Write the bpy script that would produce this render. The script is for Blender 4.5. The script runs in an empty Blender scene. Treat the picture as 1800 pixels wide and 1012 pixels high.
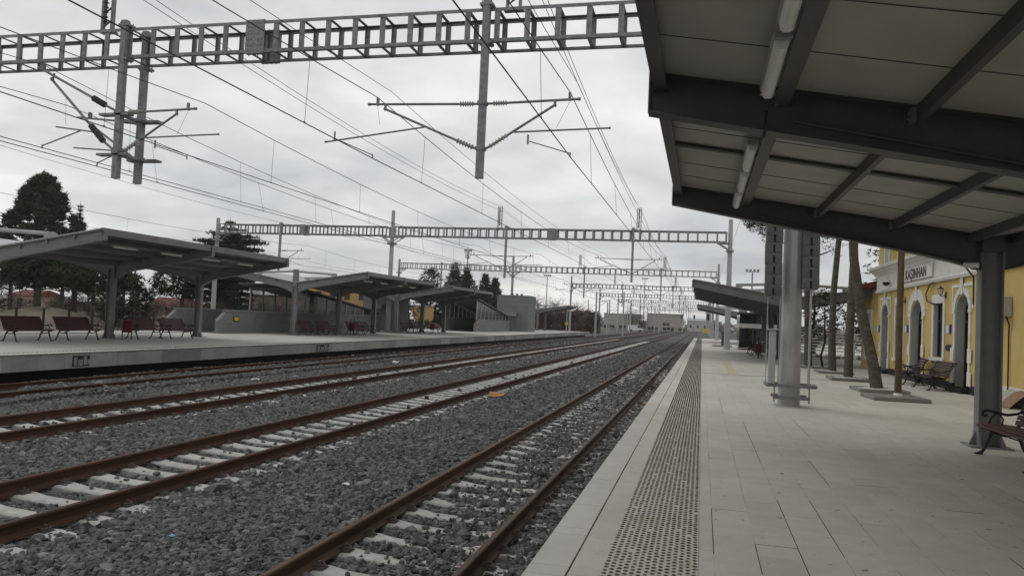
import bpy, bmesh, math, random
import numpy as np
from mathutils import Vector, Matrix

random.seed(7)
SC = bpy.context.scene
COL = SC.collection
R = math.radians

# ------------------------------------------------------------------ camera
cam_d = bpy.data.cameras.new("camera")
cam_d.lens = 27.0
cam_d.sensor_width = 36.0
cam_d.sensor_fit = 'HORIZONTAL'
cam_d.clip_start = 0.05
cam_d.clip_end = 5000.0
cam = bpy.data.objects.new("camera", cam_d)
COL.objects.link(cam)
YAW, PITCH, ROLL = R(13.997), R(2.281), R(2.6)
fwd = Vector((-math.sin(YAW) * math.cos(PITCH), math.cos(YAW) * math.cos(PITCH), math.sin(PITCH)))
r0 = Vector((math.cos(YAW), math.sin(YAW), 0))
u0 = r0.cross(fwd)
rr = r0 * math.cos(ROLL) + u0 * math.sin(ROLL)
uu = -r0 * math.sin(ROLL) + u0 * math.cos(ROLL)
M = Matrix((rr, uu, -fwd)).transposed().to_4x4()
M.translation = Vector((0, 0, 1.65))
cam.matrix_world = M
SC.camera = cam

# ------------------------------------------------------------------ world: overcast sky
SUN_EL, SUN_AZ = R(52), R(-60)
W = bpy.data.worlds.new("World")
SC.world = W
W.use_nodes = True
nt = W.node_tree
for n in list(nt.nodes):
    nt.nodes.remove(n)
def wn(t, **k):
    n = nt.nodes.new(t)
    for a, b in k.items():
        setattr(n, a, b)
    return n
w_out = wn('ShaderNodeOutputWorld')
w_bg = wn('ShaderNodeBackground')
w_bg.inputs['Strength'].default_value = 0.12
sky = wn('ShaderNodeTexSky', sky_type='NISHITA', sun_disc=False, sun_elevation=SUN_EL, sun_rotation=R(300))
tc = wn('ShaderNodeTexCoord')
sep = wn('ShaderNodeSeparateXYZ')
nt.links.new(tc.outputs['Generated'], sep.inputs[0])
den = wn('ShaderNodeMath', operation='ADD'); den.inputs[1].default_value = 0.22
zc = wn('ShaderNodeMath', operation='MAXIMUM'); zc.inputs[1].default_value = 0.0
nt.links.new(sep.outputs[2], zc.inputs[0])
nt.links.new(zc.outputs[0], den.inputs[0])
dx = wn('ShaderNodeMath', operation='DIVIDE'); dy = wn('ShaderNodeMath', operation='DIVIDE')
nt.links.new(sep.outputs[0], dx.inputs[0]); nt.links.new(den.outputs[0], dx.inputs[1])
nt.links.new(sep.outputs[1], dy.inputs[0]); nt.links.new(den.outputs[0], dy.inputs[1])
comb = wn('ShaderNodeCombineXYZ')
nt.links.new(dx.outputs[0], comb.inputs[0]); nt.links.new(dy.outputs[0], comb.inputs[1])
comb.inputs[2].default_value = 3.7
n1 = wn('ShaderNodeTexNoise'); n1.inputs['Scale'].default_value = 0.8; n1.inputs['Detail'].default_value = 6; n1.inputs['Roughness'].default_value = 0.5
n2 = wn('ShaderNodeTexNoise'); n2.inputs['Scale'].default_value = 2.6; n2.inputs['Detail'].default_value = 5; n2.inputs['Distortion'].default_value = 0.3
nt.links.new(comb.outputs[0], n1.inputs['Vector']); nt.links.new(comb.outputs[0], n2.inputs['Vector'])
mx = wn('ShaderNodeMixRGB'); mx.inputs[0].default_value = 0.35
nt.links.new(n1.outputs[0], mx.inputs[1]); nt.links.new(n2.outputs[0], mx.inputs[2])
ramp = wn('ShaderNodeValToRGB')
e = ramp.color_ramp.elements
e[0].position = 0.37; e[0].color = (4.2, 4.38, 4.52, 1)
e[1].position = 0.62; e[1].color = (8.0, 7.85, 7.6, 1)
m_ = e.new(0.50); m_.color = (6.0, 6.05, 6.0, 1)
nt.links.new(mx.outputs[0], ramp.inputs[0])
mixs = wn('ShaderNodeMixRGB'); mixs.inputs[0].default_value = 0.95
nt.links.new(sky.outputs[0], mixs.inputs[1]); nt.links.new(ramp.outputs[0], mixs.inputs[2])
nt.links.new(mixs.outputs[0], w_bg.inputs['Color'])
nt.links.new(w_bg.outputs[0], w_out.inputs[0])

sun_d = bpy.data.lights.new("sun", 'SUN')
sun_d.energy = 0.55
sun_d.angle = R(25)
sun_d.color = (1.0, 0.97, 0.92)
sun = bpy.data.objects.new("sun", sun_d)
COL.objects.link(sun)
sdir = Vector((math.sin(SUN_AZ) * math.cos(SUN_EL), math.cos(SUN_AZ) * math.cos(SUN_EL), math.sin(SUN_EL)))
sun.rotation_euler = sdir.to_track_quat('Z', 'Y').to_euler()
sun.location = (0, 0, 60)

SC.view_settings.view_transform = 'Standard'
SC.view_settings.look = 'None'
SC.view_settings.exposure = 0.0
SC.view_settings.gamma = 1.0
SC.cycles.max_bounces = 6
SC.cycles.diffuse_bounces = 4
SC.cycles.transparent_max_bounces = 12

# ------------------------------------------------------------------ materials
MATS = {}
def mat(name, c1, c2=None, scale=6.0, rough=0.75, metal=0.0, bump=0.0, bscale=60.0, stain=None, sscale=0.6, stretch=(1, 1, 1), rnd=0.0, spec=0.3):
    """noise-mixed two-tone material with optional blotchy stains, bump and per-object variation"""
    m = bpy.data.materials.new(name)
    m.use_nodes = True
    t = m.node_tree
    b = t.nodes['Principled BSDF']
    b.inputs['Roughness'].default_value = rough
    b.inputs['Metallic'].default_value = metal
    b.inputs['Specular IOR Level'].default_value = spec
    co = t.nodes.new('ShaderNodeTexCoord')
    mp = t.nodes.new('ShaderNodeMapping')
    mp.inputs['Scale'].default_value = stretch
    t.links.new(co.outputs['Object'], mp.inputs[0])
    vec = mp.outputs[0]
    if c2 is None:
        c2 = tuple(x * 0.8 for x in c1)
    n = t.nodes.new('ShaderNodeTexNoise')
    n.inputs['Scale'].default_value = scale
    n.inputs['Detail'].default_value = 6
    n.inputs['Roughness'].default_value = 0.6
    t.links.new(vec, n.inputs['Vector'])
    r = t.nodes.new('ShaderNodeValToRGB')
    r.color_ramp.elements[0].position = 0.35
    r.color_ramp.elements[1].position = 0.65
    r.color_ramp.elements[0].color = (*c1, 1)
    r.color_ramp.elements[1].color = (*c2, 1)
    t.links.new(n.outputs[0], r.inputs[0])
    out = r.outputs[0]
    if stain is not None:
        s = t.nodes.new('ShaderNodeTexNoise')
        s.inputs['Scale'].default_value = sscale
        s.inputs['Detail'].default_value = 7
        s.inputs['Roughness'].default_value = 0.65
        t.links.new(vec, s.inputs['Vector'])
        sr = t.nodes.new('ShaderNodeValToRGB')
        sr.color_ramp.elements[0].position = 0.5
        sr.color_ramp.elements[1].position = 0.72
        t.links.new(s.outputs[0], sr.inputs[0])
        x = t.nodes.new('ShaderNodeMixRGB')
        x.inputs[2].default_value = (*stain, 1)
        t.links.new(sr.outputs[0], x.inputs[0])
        t.links.new(out, x.inputs[1])
        out = x.outputs[0]
    if rnd:
        oi = t.nodes.new('ShaderNodeObjectInfo')
        mr = t.nodes.new('ShaderNodeMapRange')
        mr.inputs['To Min'].default_value = 1 - rnd
        mr.inputs['To Max'].default_value = 1 + rnd
        t.links.new(oi.outputs['Random'], mr.inputs[0])
        x = t.nodes.new('ShaderNodeMixRGB'); x.blend_type = 'MULTIPLY'; x.inputs[0].default_value = 1
        t.links.new(out, x.inputs[1]); t.links.new(mr.outputs[0], x.inputs[2])
        out = x.outputs[0]
    t.links.new(out, b.inputs['Base Color'])
    if bump:
        bn = t.nodes.new('ShaderNodeTexNoise')
        bn.inputs['Scale'].default_value = bscale
        bn.inputs['Detail'].default_value = 4
        t.links.new(vec, bn.inputs['Vector'])
        bp = t.nodes.new('ShaderNodeBump')
        bp.inputs['Strength'].default_value = bump
        bp.inputs['Distance'].default_value = 0.01
        t.links.new(bn.outputs[0], bp.inputs['Height'])
        t.links.new(bp.outputs[0], b.inputs['Normal'])
    MATS[name] = m
    return m

def attr_mat(name, lo, hi, rough=0.9, bump=0.0, bscale=80):
    """colour taken from a per-piece 'tone' attribute (each stone / needle clump has its own tone)"""
    m = bpy.data.materials.new(name)
    m.use_nodes = True
    t = m.node_tree
    b = t.nodes['Principled BSDF']
    b.inputs['Roughness'].default_value = rough
    b.inputs['Specular IOR Level'].default_value = 0.25
    a = t.nodes.new('ShaderNodeAttribute'); a.attribute_name = 'tone'
    r = t.nodes.new('ShaderNodeValToRGB')
    r.color_ramp.elements[0].color = (*lo, 1)
    r.color_ramp.elements[1].color = (*hi, 1)
    t.links.new(a.outputs['Fac'], r.inputs[0])
    t.links.new(r.outputs[0], b.inputs['Base Color'])
    MATS[name] = m
    return m

def brick_mat(name, c1, c2, mortar, bw, bh, ms, rough=0.8, swap=False, off=0.5, fade=0.6, stain=None, sscale=0.25, plane='xy', bump=0.15, specks=False, shift=0.0):
    """slab / block courses with joints; joints fade in and out with noise"""
    m = bpy.data.materials.new(name)
    m.use_nodes = True
    t = m.node_tree
    b = t.nodes['Principled BSDF']
    b.inputs['Roughness'].default_value = rough
    b.inputs['Specular IOR Level'].default_value = 0.3
    co = t.nodes.new('ShaderNodeTexCoord')
    sp = t.nodes.new('ShaderNodeSeparateXYZ'); t.links.new(co.outputs['Object'], sp.inputs[0])
    cb = t.nodes.new('ShaderNodeCombineXYZ')
    ix = {'x': 0, 'y': 1, 'z': 2}
    t.links.new(sp.outputs[ix[plane[0]]], cb.inputs[0])
    sh = t.nodes.new('ShaderNodeMath'); sh.operation = 'ADD'; sh.inputs[1].default_value = shift
    t.links.new(sp.outputs[ix[plane[1]]], sh.inputs[0]); t.links.new(sh.outputs[0], cb.inputs[1])
    k = t.nodes.new('ShaderNodeTexBrick')
    k.offset = off
    k.inputs['Scale'].default_value = 1.0
    k.inputs['Brick Width'].default_value = bw
    k.inputs['Row Height'].default_value = bh
    k.inputs['Mortar Size'].default_value = ms
    k.inputs['Mortar Smooth'].default_value = 0.0
    k.inputs['Color1'].default_value = (*c1, 1); k.inputs['Color2'].default_value = (*c2, 1)
    k.inputs['Mortar'].default_value = (*mortar, 1)
    t.links.new(cb.outputs[0], k.inputs['Vector'])
    # same slab tones without joint, so that the joint can fade
    k2 = t.nodes.new('ShaderNodeTexBrick'); k2.offset = off
    for s in ('Scale', 'Brick Width', 'Row Height'):
        k2.inputs[s].default_value = k.inputs[s].default_value
    k2.inputs['Mortar Size'].default_value = 0.0
    k2.inputs['Color1'].default_value = (*c1, 1); k2.inputs['Color2'].default_value = (*c2, 1)
    k2.inputs['Mortar'].default_value = (*c1, 1)
    t.links.new(cb.outputs[0], k2.inputs['Vector'])
    n = t.nodes.new('ShaderNodeTexNoise'); n.inputs['Scale'].default_value = 0.75; n.inputs['Detail'].default_value = 8; n.inputs['Roughness'].default_value = 0.7
    t.links.new(co.outputs['Object'], n.inputs['Vector'])
    mr = t.nodes.new('ShaderNodeMapRange'); mr.inputs['From Min'].default_value = 0.46; mr.inputs['From Max'].default_value = 0.68
    mr.inputs['To Min'].default_value = 1 - fade; mr.inputs['To Max'].default_value = 1.0
    t.links.new(n.outputs[0], mr.inputs[0])
    x = t.nodes.new('ShaderNodeMixRGB')
    t.links.new(mr.outputs[0], x.inputs[0]); t.links.new(k2.outputs[0], x.inputs[1]); t.links.new(k.outputs[0], x.inputs[2])
    out = x.outputs[0]
    for sc_, amt, col in ((sscale, 0.55, stain), (3.5, 0.3, stain), (40.0, 0.25, stain)):
        if col is None:
            continue
        s = t.nodes.new('ShaderNodeTexNoise'); s.inputs['Scale'].default_value = sc_; s.inputs['Detail'].default_value = 6; s.inputs['Roughness'].default_value = 0.65
        t.links.new(co.outputs['Object'], s.inputs['Vector'])
        q = t.nodes.new('ShaderNodeMapRange'); q.inputs['From Min'].default_value = 0.42; q.inputs['From Max'].default_value = 0.75
        q.inputs['To Max'].default_value = amt
        t.links.new(s.outputs[0], q.inputs[0])
        y = t.nodes.new('ShaderNodeMixRGB'); y.inputs[2].default_value = (*col, 1)
        t.links.new(q.outputs[0], y.inputs[0]); t.links.new(out, y.inputs[1])
        out = y.outputs[0]
    if specks:
        for sc_, lo_, amt in ((9.0, .70, .75), (26.0, .71, .6)):
            s = t.nodes.new('ShaderNodeTexNoise'); s.inputs['Scale'].default_value = sc_; s.inputs['Detail'].default_value = 2
            t.links.new(co.outputs['Object'], s.inputs['Vector'])
            q = t.nodes.new('ShaderNodeMapRange'); q.inputs['From Min'].default_value = lo_; q.inputs['From Max'].default_value = lo_ + .03
            q.inputs['To Max'].default_value = amt
            t.links.new(s.outputs[0], q.inputs[0])
            y = t.nodes.new('ShaderNodeMixRGB'); y.inputs[2].default_value = (.12, .11, .095, 1)
            t.links.new(q.outputs[0], y.inputs[0]); t.links.new(out, y.inputs[1])
            out = y.outputs[0]
    t.links.new(out, b.inputs['Base Color'])
    bp = t.nodes.new('ShaderNodeBump'); bp.inputs['Strength'].default_value = bump; bp.inputs['Distance'].default_value = 0.004
    bn = t.nodes.new('ShaderNodeTexNoise'); bn.inputs['Scale'].default_value = 90; bn.inputs['Detail'].default_value = 4
    t.links.new(co.outputs['Object'], bn.inputs['Vector'])
    t.links.new(bn.outputs[0], bp.inputs['Height'])
    t.links.new(bp.outputs[0], b.inputs['Normal'])
    MATS[name] = m
    return m

brick_mat('paving', (.525, .505, .455), (.585, .567, .515), (.07, .065, .055), 0.92, 0.314, 0.0042, plane='yx', fade=0.97, stain=(.34, .315, .265), specks=True, shift=.174)
brick_mat('coping', (.50, .488, .45), (.57, .558, .52), (.16, .15, .14), 1.0, 5.0, 0.004, plane='yx', fade=0.5, stain=(.34, .33, .30), off=0.0)
brick_mat('far_paving', (.46, .45, .42), (.50, .49, .46), (.25, .24, .22), 0.92, 0.314, 0.004, plane='yx', fade=0.9, stain=(.36, .35, .32))
brick_mat('precast', (.23, .23, .225), (.44, .435, .42), (.10, .10, .10), 2.1, 3.0, 0.008, plane='yz', fade=0.4, stain=(.12, .12, .12), sscale=0.9, off=0.0)
brick_mat('concrete_block', (.19, .193, .195), (.225, .228, .23), (.12, .12, .125), 0.62, 0.31, 0.006, plane='yz', fade=0.8, stain=(.12, .123, .13))
mat('concrete', (.30, .30, .285), (.24, .24, .23), 4, .85, bump=.2, stain=(.19, .185, .175))
mat('kerb_concrete', (.26, .255, .24), (.20, .195, .185), 8, .85, bump=.3, stain=(.15, .145, .13))
mat('sleeper_concrete', (.50, .495, .475), (.42, .415, .395), 9, .85, bump=.25, stain=(.30, .285, .26), sscale=2.5, rnd=.12)
mat('tactile_tile', (.47, .445, .385), (.51, .485, .43), 5, .8, stain=(.42, .37, .28), sscale=1.4)
mat('tactile_stud', (.020, .018, .016), (.045, .036, .026), 20, .7)
mat('ballast_bed', (.125, .125, .125), (.046, .046, .047), 26, .95, bump=1.0, bscale=35, stain=(.06, .055, .05), sscale=.8)
attr_mat('ballast_stone', (.044, .044, .045), (.245, .244, .243))
mat('rust_rail', (.088, .038, .022), (.060, .028, .018), 5, .75, stain=(.045, .028, .022), sscale=2, stretch=(1, .25, 1), bump=.15)
mat('rust_rail_bright', (.115, .068, .040), (.088, .050, .030), 5, .7, stain=(.06, .035, .025), sscale=2, stretch=(1, .25, 1), bump=.15)
mat('clip_steel', (.16, .15, .14), (.10, .085, .075), 20, .55, metal=.4)
mat('galvanised', (.28, .29, .295), (.19, .197, .20), 9, .55, metal=.45, stain=(.14, .145, .15), sscale=3)
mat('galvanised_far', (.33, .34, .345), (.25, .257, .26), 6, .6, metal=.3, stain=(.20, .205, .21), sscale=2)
mat('pole_steel', (.45, .455, .445), (.38, .385, .38), 5, .65, metal=.08, stain=(.28, .285, .28), sscale=1.6, stretch=(1, 1, .35))
mat('weight_iron', (.135, .14, .14), (.10, .103, .105), 7, .7, stain=(.075, .075, .075), sscale=3, rnd=.12)
mat('wire', (.05, .05, .052), (.035, .035, .036), 5, .6, metal=.3)
mat('insulator_ceramic', (.40, .385, .36), (.32, .31, .29), 8, .35)
mat('insulator_polymer', (.075, .077, .08), (.055, .056, .06), 8, .5)
mat('grey_and_shaded_paint', (.088, .089, .088), (.074, .075, .074), 3, .5, stain=(.06, .061, .06), sscale=1.2, spec=.4)  # dark grey; on the near canopy beams it also holds their shade
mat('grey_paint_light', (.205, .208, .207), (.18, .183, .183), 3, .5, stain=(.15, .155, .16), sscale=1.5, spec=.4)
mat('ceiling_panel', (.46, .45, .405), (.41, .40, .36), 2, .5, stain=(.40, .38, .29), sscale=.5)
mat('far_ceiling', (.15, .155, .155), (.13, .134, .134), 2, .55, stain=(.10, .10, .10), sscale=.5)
mat('roof_metal', (.40, .41, .42), (.34, .35, .36), 3, .5, metal=.2)
mat('dark_strip', (.03, .03, .03), (.02, .02, .02), 4, .7)
mat('lamp_housing', (.30, .30, .28), (.26, .26, .24), 6, .5)
mat('lamp_cover', (.74, .73, .68), (.68, .67, .62), 6, .3)
mat('yellow_plaster', (.63, .475, .18), (.57, .425, .155), 2.5, .9, bump=.3, bscale=120, stain=(.44, .325, .13), sscale=.9, stretch=(1, 1, .4))
mat('white_plaster', (.74, .73, .68), (.70, .69, .64), 4, .85, bump=.2, stain=(.58, .57, .53), sscale=1.0)
mat('plinth_and_shade_black', (.025, .025, .028), (.018, .018, .02), 6, .6)
mat('door_grey', (.44, .445, .43), (.40, .405, .39), 3, .7, stain=(.34, .34, .33))
mat('glass_dark', (.012, .014, .016), (.02, .022, .024), 3, .08, spec=.6)
mat('black_metal', (.018, .018, .019), (.03, .03, .03), 12, .5)
mat('bench_red', (.075, .014, .013), (.050, .010, .010), 7, .5, stain=(.04, .012, .012), sscale=4, spec=.4, stretch=(3, 1, 3))
mat('bench_brown', (.125, .052, .046), (.085, .036, .032), 7, .55, stain=(.04, .02, .02), sscale=4, stretch=(3, 1, 3))
mat('bench_dark', (.050, .020, .019), (.032, .014, .014), 7, .5, stain=(.02, .01, .01), sscale=4, stretch=(3, 1, 3))
mat('bin_red', (.12, .016, .014), (.085, .012, .012), 6, .45)
mat('brown_pole', (.13, .085, .05), (.075, .05, .034), 14, .6, stain=(.19, .13, .08), sscale=5, stretch=(1, 1, .3))
mat('bark', (.125, .108, .09), (.062, .053, .045), 9, .95, bump=1.0, bscale=26, stain=(.17, .145, .12), sscale=4, stretch=(1, 1, 1.6))
mat('dark_bark', (.035, .028, .024), (.022, .018, .016), 9, .95)
attr_mat('pine_needles', (.018, .027, .015), (.085, .10, .048))
attr_mat('cedar_needles', (.018, .028, .021), (.075, .09, .058))
attr_mat('twigs', (.06, .045, .037), (.15, .115, .09))
attr_mat('thicket_twigs', (.13, .095, .078), (.26, .20, .165))
attr_mat('hazy_twigs', (.20, .185, .17), (.30, .285, .27))  # paler than the other twigs: distance haze put into the colour
attr_mat('hedge_leaves', (.012, .022, .014), (.045, .062, .032))
attr_mat('dry_leaves', (.11, .065, .025), (.26, .16, .06))
mat('dirt', (.165, .135, .10), (.115, .098, .078), .35, .95, bump=.6, bscale=3, stain=(.10, .092, .068), sscale=.12)
mat('mound_dirt', (.20, .17, .125), (.155, .13, .095), .9, .95, bump=.6, bscale=5, stain=(.12, .105, .075), sscale=.3)
mat('roof_tile', (.19, .055, .04), (.14, .045, .035), 5, .8, stain=(.10, .04, .035))
mat('house_white', (.50, .49, .46), (.43, .42, .40), 2, .85)
mat('house_beige', (.44, .35, .27), (.38, .30, .235), 2, .85)
mat('house_orange', (.50, .33, .14), (.44, .285, .12), 2, .85, stain=(.40, .26, .12), sscale=.3)
mat('warehouse', (.42, .385, .34), (.385, .35, .31), .6, .85, stain=(.29, .265, .24), sscale=.1)
mat('window_dark', (.03, .033, .036), (.05, .052, .055), 1, .2)
mat('yellow_sign', (.75, .50, .03), (.68, .45, .03), 5, .5)
mat('white_paint', (.78, .78, .76), (.70, .70, .68), 6, .5)
mat('blue_paint', (.05, .06, .30), (.05, .06, .26), 6, .5)
mat('cardboard', (.30, .19, .12), (.24, .15, .10), 6, .8)
mat('litter_white', (.75, .75, .73), (.65, .65, .63), 9, .6)
mat('litter_orange', (.50, .27, .09), (.40, .21, .07), 9, .7)
mat('litter_blue', (.18, .42, .55), (.25, .5, .62), 9, .5)
mat('letter', (.045, .047, .05), (.06, .06, .06), 6, .6)
mat('mesh_beige', (.42, .41, .37), (.36, .35, .32), 6, .6)
mat('guidance', (.50, .43, .24), (.46, .41, .27), 4, .8, stain=(.43, .42, .38), sscale=2)
mat('snowy', (.62, .62, .61), (.50, .49, .47), 7, .9)

def glass_mat():
    m = bpy.data.materials.new('stair_glass')
    m.use_nodes = True
    t = m.node_tree
    b = t.nodes['Principled BSDF']
    b.inputs['Base Color'].default_value = (.55, .58, .58, 1)
    b.inputs['Roughness'].default_value = .06
    b.inputs['Alpha'].default_value = .42
    co = t.nodes.new('ShaderNodeTexCoord')
    n = t.nodes.new('ShaderNodeTexNoise'); n.inputs['Scale'].default_value = 1.3; n.inputs['Detail'].default_value = 5
    t.links.new(co.outputs['Object'], n.inputs['Vector'])
    r = t.nodes.new('ShaderNodeMapRange'); r.inputs['To Min'].default_value = .28; r.inputs['To Max'].default_value = .6
    t.links.new(n.outputs[0], r.inputs[0]); t.links.new(r.outputs[0], b.inputs['Alpha'])
    b.inputs['Base Color'].default_value = (.10, .105, .105, 1)
    MATS['stair_glass'] = m
glass_mat()

# ------------------------------------------------------------------ helpers
class MB:
    """collects simple shapes; build() links them as ONE mesh object"""
    def __init__(self):
        self.v, self.f, self.mi, self.cur = [], [], [], 0
    def m(self, i):
        self.cur = i
        return self
    def add(self, vs, fs):
        o = len(self.v)
        self.v += [tuple(p) for p in vs]
        self.f += [tuple(i + o for i in q) for q in fs]
        self.mi += [self.cur] * len(fs)
        return self
    def box(self, x0, x1, y0, y1, z0, z1):
        v = [(x, y, z) for x in (x0, x1) for y in (y0, y1) for z in (z0, z1)]
        return self.add(v, [(0, 1, 3, 2), (4, 6, 7, 5), (0, 4, 5, 1), (2, 3, 7, 6), (0, 2, 6, 4), (1, 5, 7, 3)])
    def cbox(self, c, s, rz=0.0):
        a = math.cos(rz); b = math.sin(rz); v = []
        for x in (-.5, .5):
            for y in (-.5, .5):
                for z in (-.5, .5):
                    px, py = x * s[0], y * s[1]
                    v.append((c[0] + px * a - py * b, c[1] + px * b + py * a, c[2] + z * s[2]))
        return self.add(v, [(0, 1, 3, 2), (4, 6, 7, 5), (0, 4, 5, 1), (2, 3, 7, 6), (0, 2, 6, 4), (1, 5, 7, 3)])
    def bar(self, p0, p1, w, h, up=(0, 0, 1)):
        p0, p1 = Vector(p0), Vector(p1)
        d = (p1 - p0).normalized()
        up = Vector(up)
        if abs(d.dot(up)) > .98:
            up = Vector((0, 1, 0))
        s = d.cross(up).normalized(); u = s.cross(d)
        v = []
        for p in (p0, p1):
            for a, b in ((-1, -1), (1, -1), (1, 1), (-1, 1)):
                v.append(p + s * (a * w / 2) + u * (b * h / 2))
        return self.add(v, [(0, 3, 2, 1), (4, 5, 6, 7), (0, 1, 5, 4), (1, 2, 6, 5), (2, 3, 7, 6), (3, 0, 4, 7)])
    def path(self, pts, r, n=8, caps=True):
        pts = [Vector(p) for p in pts]
        rs = r if isinstance(r, (list, tuple)) else [r] * len(pts)
        rings = []
        prev = None
        for i, p in enumerate(pts):
            if i == 0: d = pts[1] - pts[0]
            elif i == len(pts) - 1: d = pts[-1] - pts[-2]
            else: d = (pts[i + 1] - p).normalized() + (p - pts[i - 1]).normalized()
            d.normalize()
            if prev is None:
                a = Vector((0, 0, 1)) if abs(d.z) < .9 else Vector((0, 1, 0))
                s = d.cross(a).normalized()
            else:
                s = (prev - d * prev.dot(d)).normalized()
            prev = s
            u = d.cross(s)
            rings.append([p + (s * math.cos(2 * math.pi * k / n) + u * math.sin(2 * math.pi * k / n)) * rs[i] for k in range(n)])
        v = [q for g in rings for q in g]
        f = []
        for i in range(len(pts) - 1):
            for k in range(n):
                f.append((i * n + k, i * n + (k + 1) % n, (i + 1) * n + (k + 1) % n, (i + 1) * n + k))
        if caps:
            f.append(tuple(range(n - 1, -1, -1)))
            f.append(tuple((len(pts) - 1) * n + k for k in range(n)))
        return self.add(v, f)
    def tube(self, p0, p1, r, n=8):
        return self.path([p0, p1], r, n)
    def ribbed(self, p0, p1, rs, rb, k, n=10):
        p0, p1 = Vector(p0), Vector(p1)
        pts, rr_ = [], []
        for i in range(k):
            for t, q in ((.05, rs), (.35, rs), (.45, rb), (.55, rb), (.75, rs), (.95, rs)):
                pts.append(p0.lerp(p1, (i + t) / k)); rr_.append(q)
        return self.path(pts, rr_, n)
    def prism(self, poly, axis, a0, a1):
        n = len(poly)
        def P(q, a):
            if axis == 'y': return (q[0], a, q[1])
            if axis == 'x': return (a, q[0], q[1])
            return (q[0], q[1], a)
        v = [P(q, a0) for q in poly] + [P(q, a1) for q in poly]
        f = [tuple(range(n - 1, -1, -1)), tuple(range(n, 2 * n))]
        f += [(i, (i + 1) % n, n + (i + 1) % n, n + i) for i in range(n)]
        return self.add(v, f)
    def lathe(self, prof, c=(0, 0, 0), n=12):
        v, f = [], []
        for r_, z in prof:
            for k in range(n):
                a = 2 * math.pi * k / n
                v.append((c[0] + r_ * math.cos(a), c[1] + r_ * math.sin(a), c[2] + z))
        for i in range(len(prof) - 1):
            for k in range(n):
                f.append((i * n + k, i * n + (k + 1) % n, (i + 1) * n + (k + 1) % n, (i + 1) * n + k))
        f.append(tuple(range(n - 1, -1, -1)))
        f.append(tuple((len(prof) - 1) * n + k for k in range(n)))
        return self.add(v, f)
    def build(self, name, m, parent=None, smooth=False, bevel=0.0, loc=None, kind=None):
        me = bpy.data.meshes.new(name)
        me.from_pydata(self.v, [], self.f)
        ms = m if isinstance(m, (list, tuple)) else [m]
        for q in ms:
            me.materials.append(MATS[q])
        if len(ms) > 1:
            me.polygons.foreach_set('material_index', self.mi)
        bm = bmesh.new(); bm.from_mesh(me)
        bmesh.ops.recalc_face_normals(bm, faces=bm.faces)
        bm.to_mesh(me); bm.free()
        if smooth:
            me.polygons.foreach_set('use_smooth', [True] * len(me.polygons))
            try:
                me.set_sharp_from_angle(angle=R(40))
            except Exception:
                pass
        o = bpy.data.objects.new(name, me)
        COL.objects.link(o)
        if bevel:
            b = o.modifiers.new('bevel', 'BEVEL'); b.width = bevel; b.segments = 2; b.limit_method = 'ANGLE'
        if parent is not None:
            o.parent = parent
        if loc is not None:
            o.location = loc
        if kind:
            o['kind'] = kind
        return o

def thing(name, label, cat, loc=(0, 0, 0), group=None, rz=0.0):
    o = bpy.data.objects.new(name, None)
    o.empty_display_size = 0.3
    COL.objects.link(o)
    o.location = loc; o.rotation_euler = (0, 0, rz)
    o['label'] = label; o['category'] = cat
    if group: o['group'] = group
    return o

def tag(o, label, cat, group=None, kind=None):
    o['label'] = label; o['category'] = cat
    if group: o['group'] = group
    if kind: o['kind'] = kind
    return o

KIDS = {}
def dup(root, loc=None, rz=None, label=None):
    """copy of a thing with copies of its parts and sub-parts"""
    def kids(o):
        return [c for c in bpy.data.objects if c.parent == o]
    if root.name not in KIDS:
        KIDS[root.name] = [(c, kids(c)) for c in kids(root)]
    r = root.copy(); COL.objects.link(r)
    if loc is not None: r.location = loc
    if rz is not None: r.rotation_euler = (0, 0, rz)
    if label: r['label'] = label
    for ch, gs in KIDS[root.name]:
        c = ch.copy(); COL.objects.link(c); c.parent = r
        for g in gs:
            d = g.copy(); COL.objects.link(d); d.parent = c
    return r

def np_mesh(name, V, F, m, parent=None, tone=None):
    """V: (N,k,3) vertices of N pieces, F: (q,n) faces of one piece"""
    N, k, _ = V.shape
    q, n = F.shape
    me = bpy.data.meshes.new(name)
    me.vertices.add(N * k)
    me.vertices.foreach_set('co', V.reshape(-1).astype(np.float32))
    idx = (F[None, :, :] + (np.arange(N) * k)[:, None, None]).reshape(-1).astype(np.int32)
    me.loops.add(len(idx)); me.loops.foreach_set('vertex_index', idx)
    me.polygons.add(N * q)
    me.polygons.foreach_set('loop_start', (np.arange(N * q) * n).astype(np.int32))
    try:
        me.polygons.foreach_set('loop_total', np.full(N * q, n, np.int32))
    except Exception:
        pass
    me.update(calc_edges=True)
    if tone is not None:
        a = me.attributes.new('tone', 'FLOAT', 'POINT')
        a.data.foreach_set('value', np.repeat(tone, k).astype(np.float32))
    me.shade_flat()
    me.materials.append(MATS[m])
    o = bpy.data.objects.new(name, me); COL.objects.link(o)
    if parent is not None: o.parent = parent
    return o
RNG = np.random.default_rng(11)
# ================================================================== SETTING
T = [-2.77, -7.40, -11.90, -16.50]           # track centre lines
RZ = -0.60                                   # rail top (platform top is z = 0)
# ground
mb = MB()
n = 60
gx = [-700 + 1400 * i / n for i in range(n + 1)]; gy = [-80 + 1500 * i / n for i in range(n + 1)]
vs = [(x, y, -0.98) for y in gy for x in gx]
mb.add(vs, [(j * (n + 1) + i, j * (n + 1) + i + 1, (j + 1) * (n + 1) + i + 1, (j + 1) * (n + 1) + i) for j in range(n) for i in range(n)])
mb.build('ground', 'dirt', kind='structure')
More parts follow.
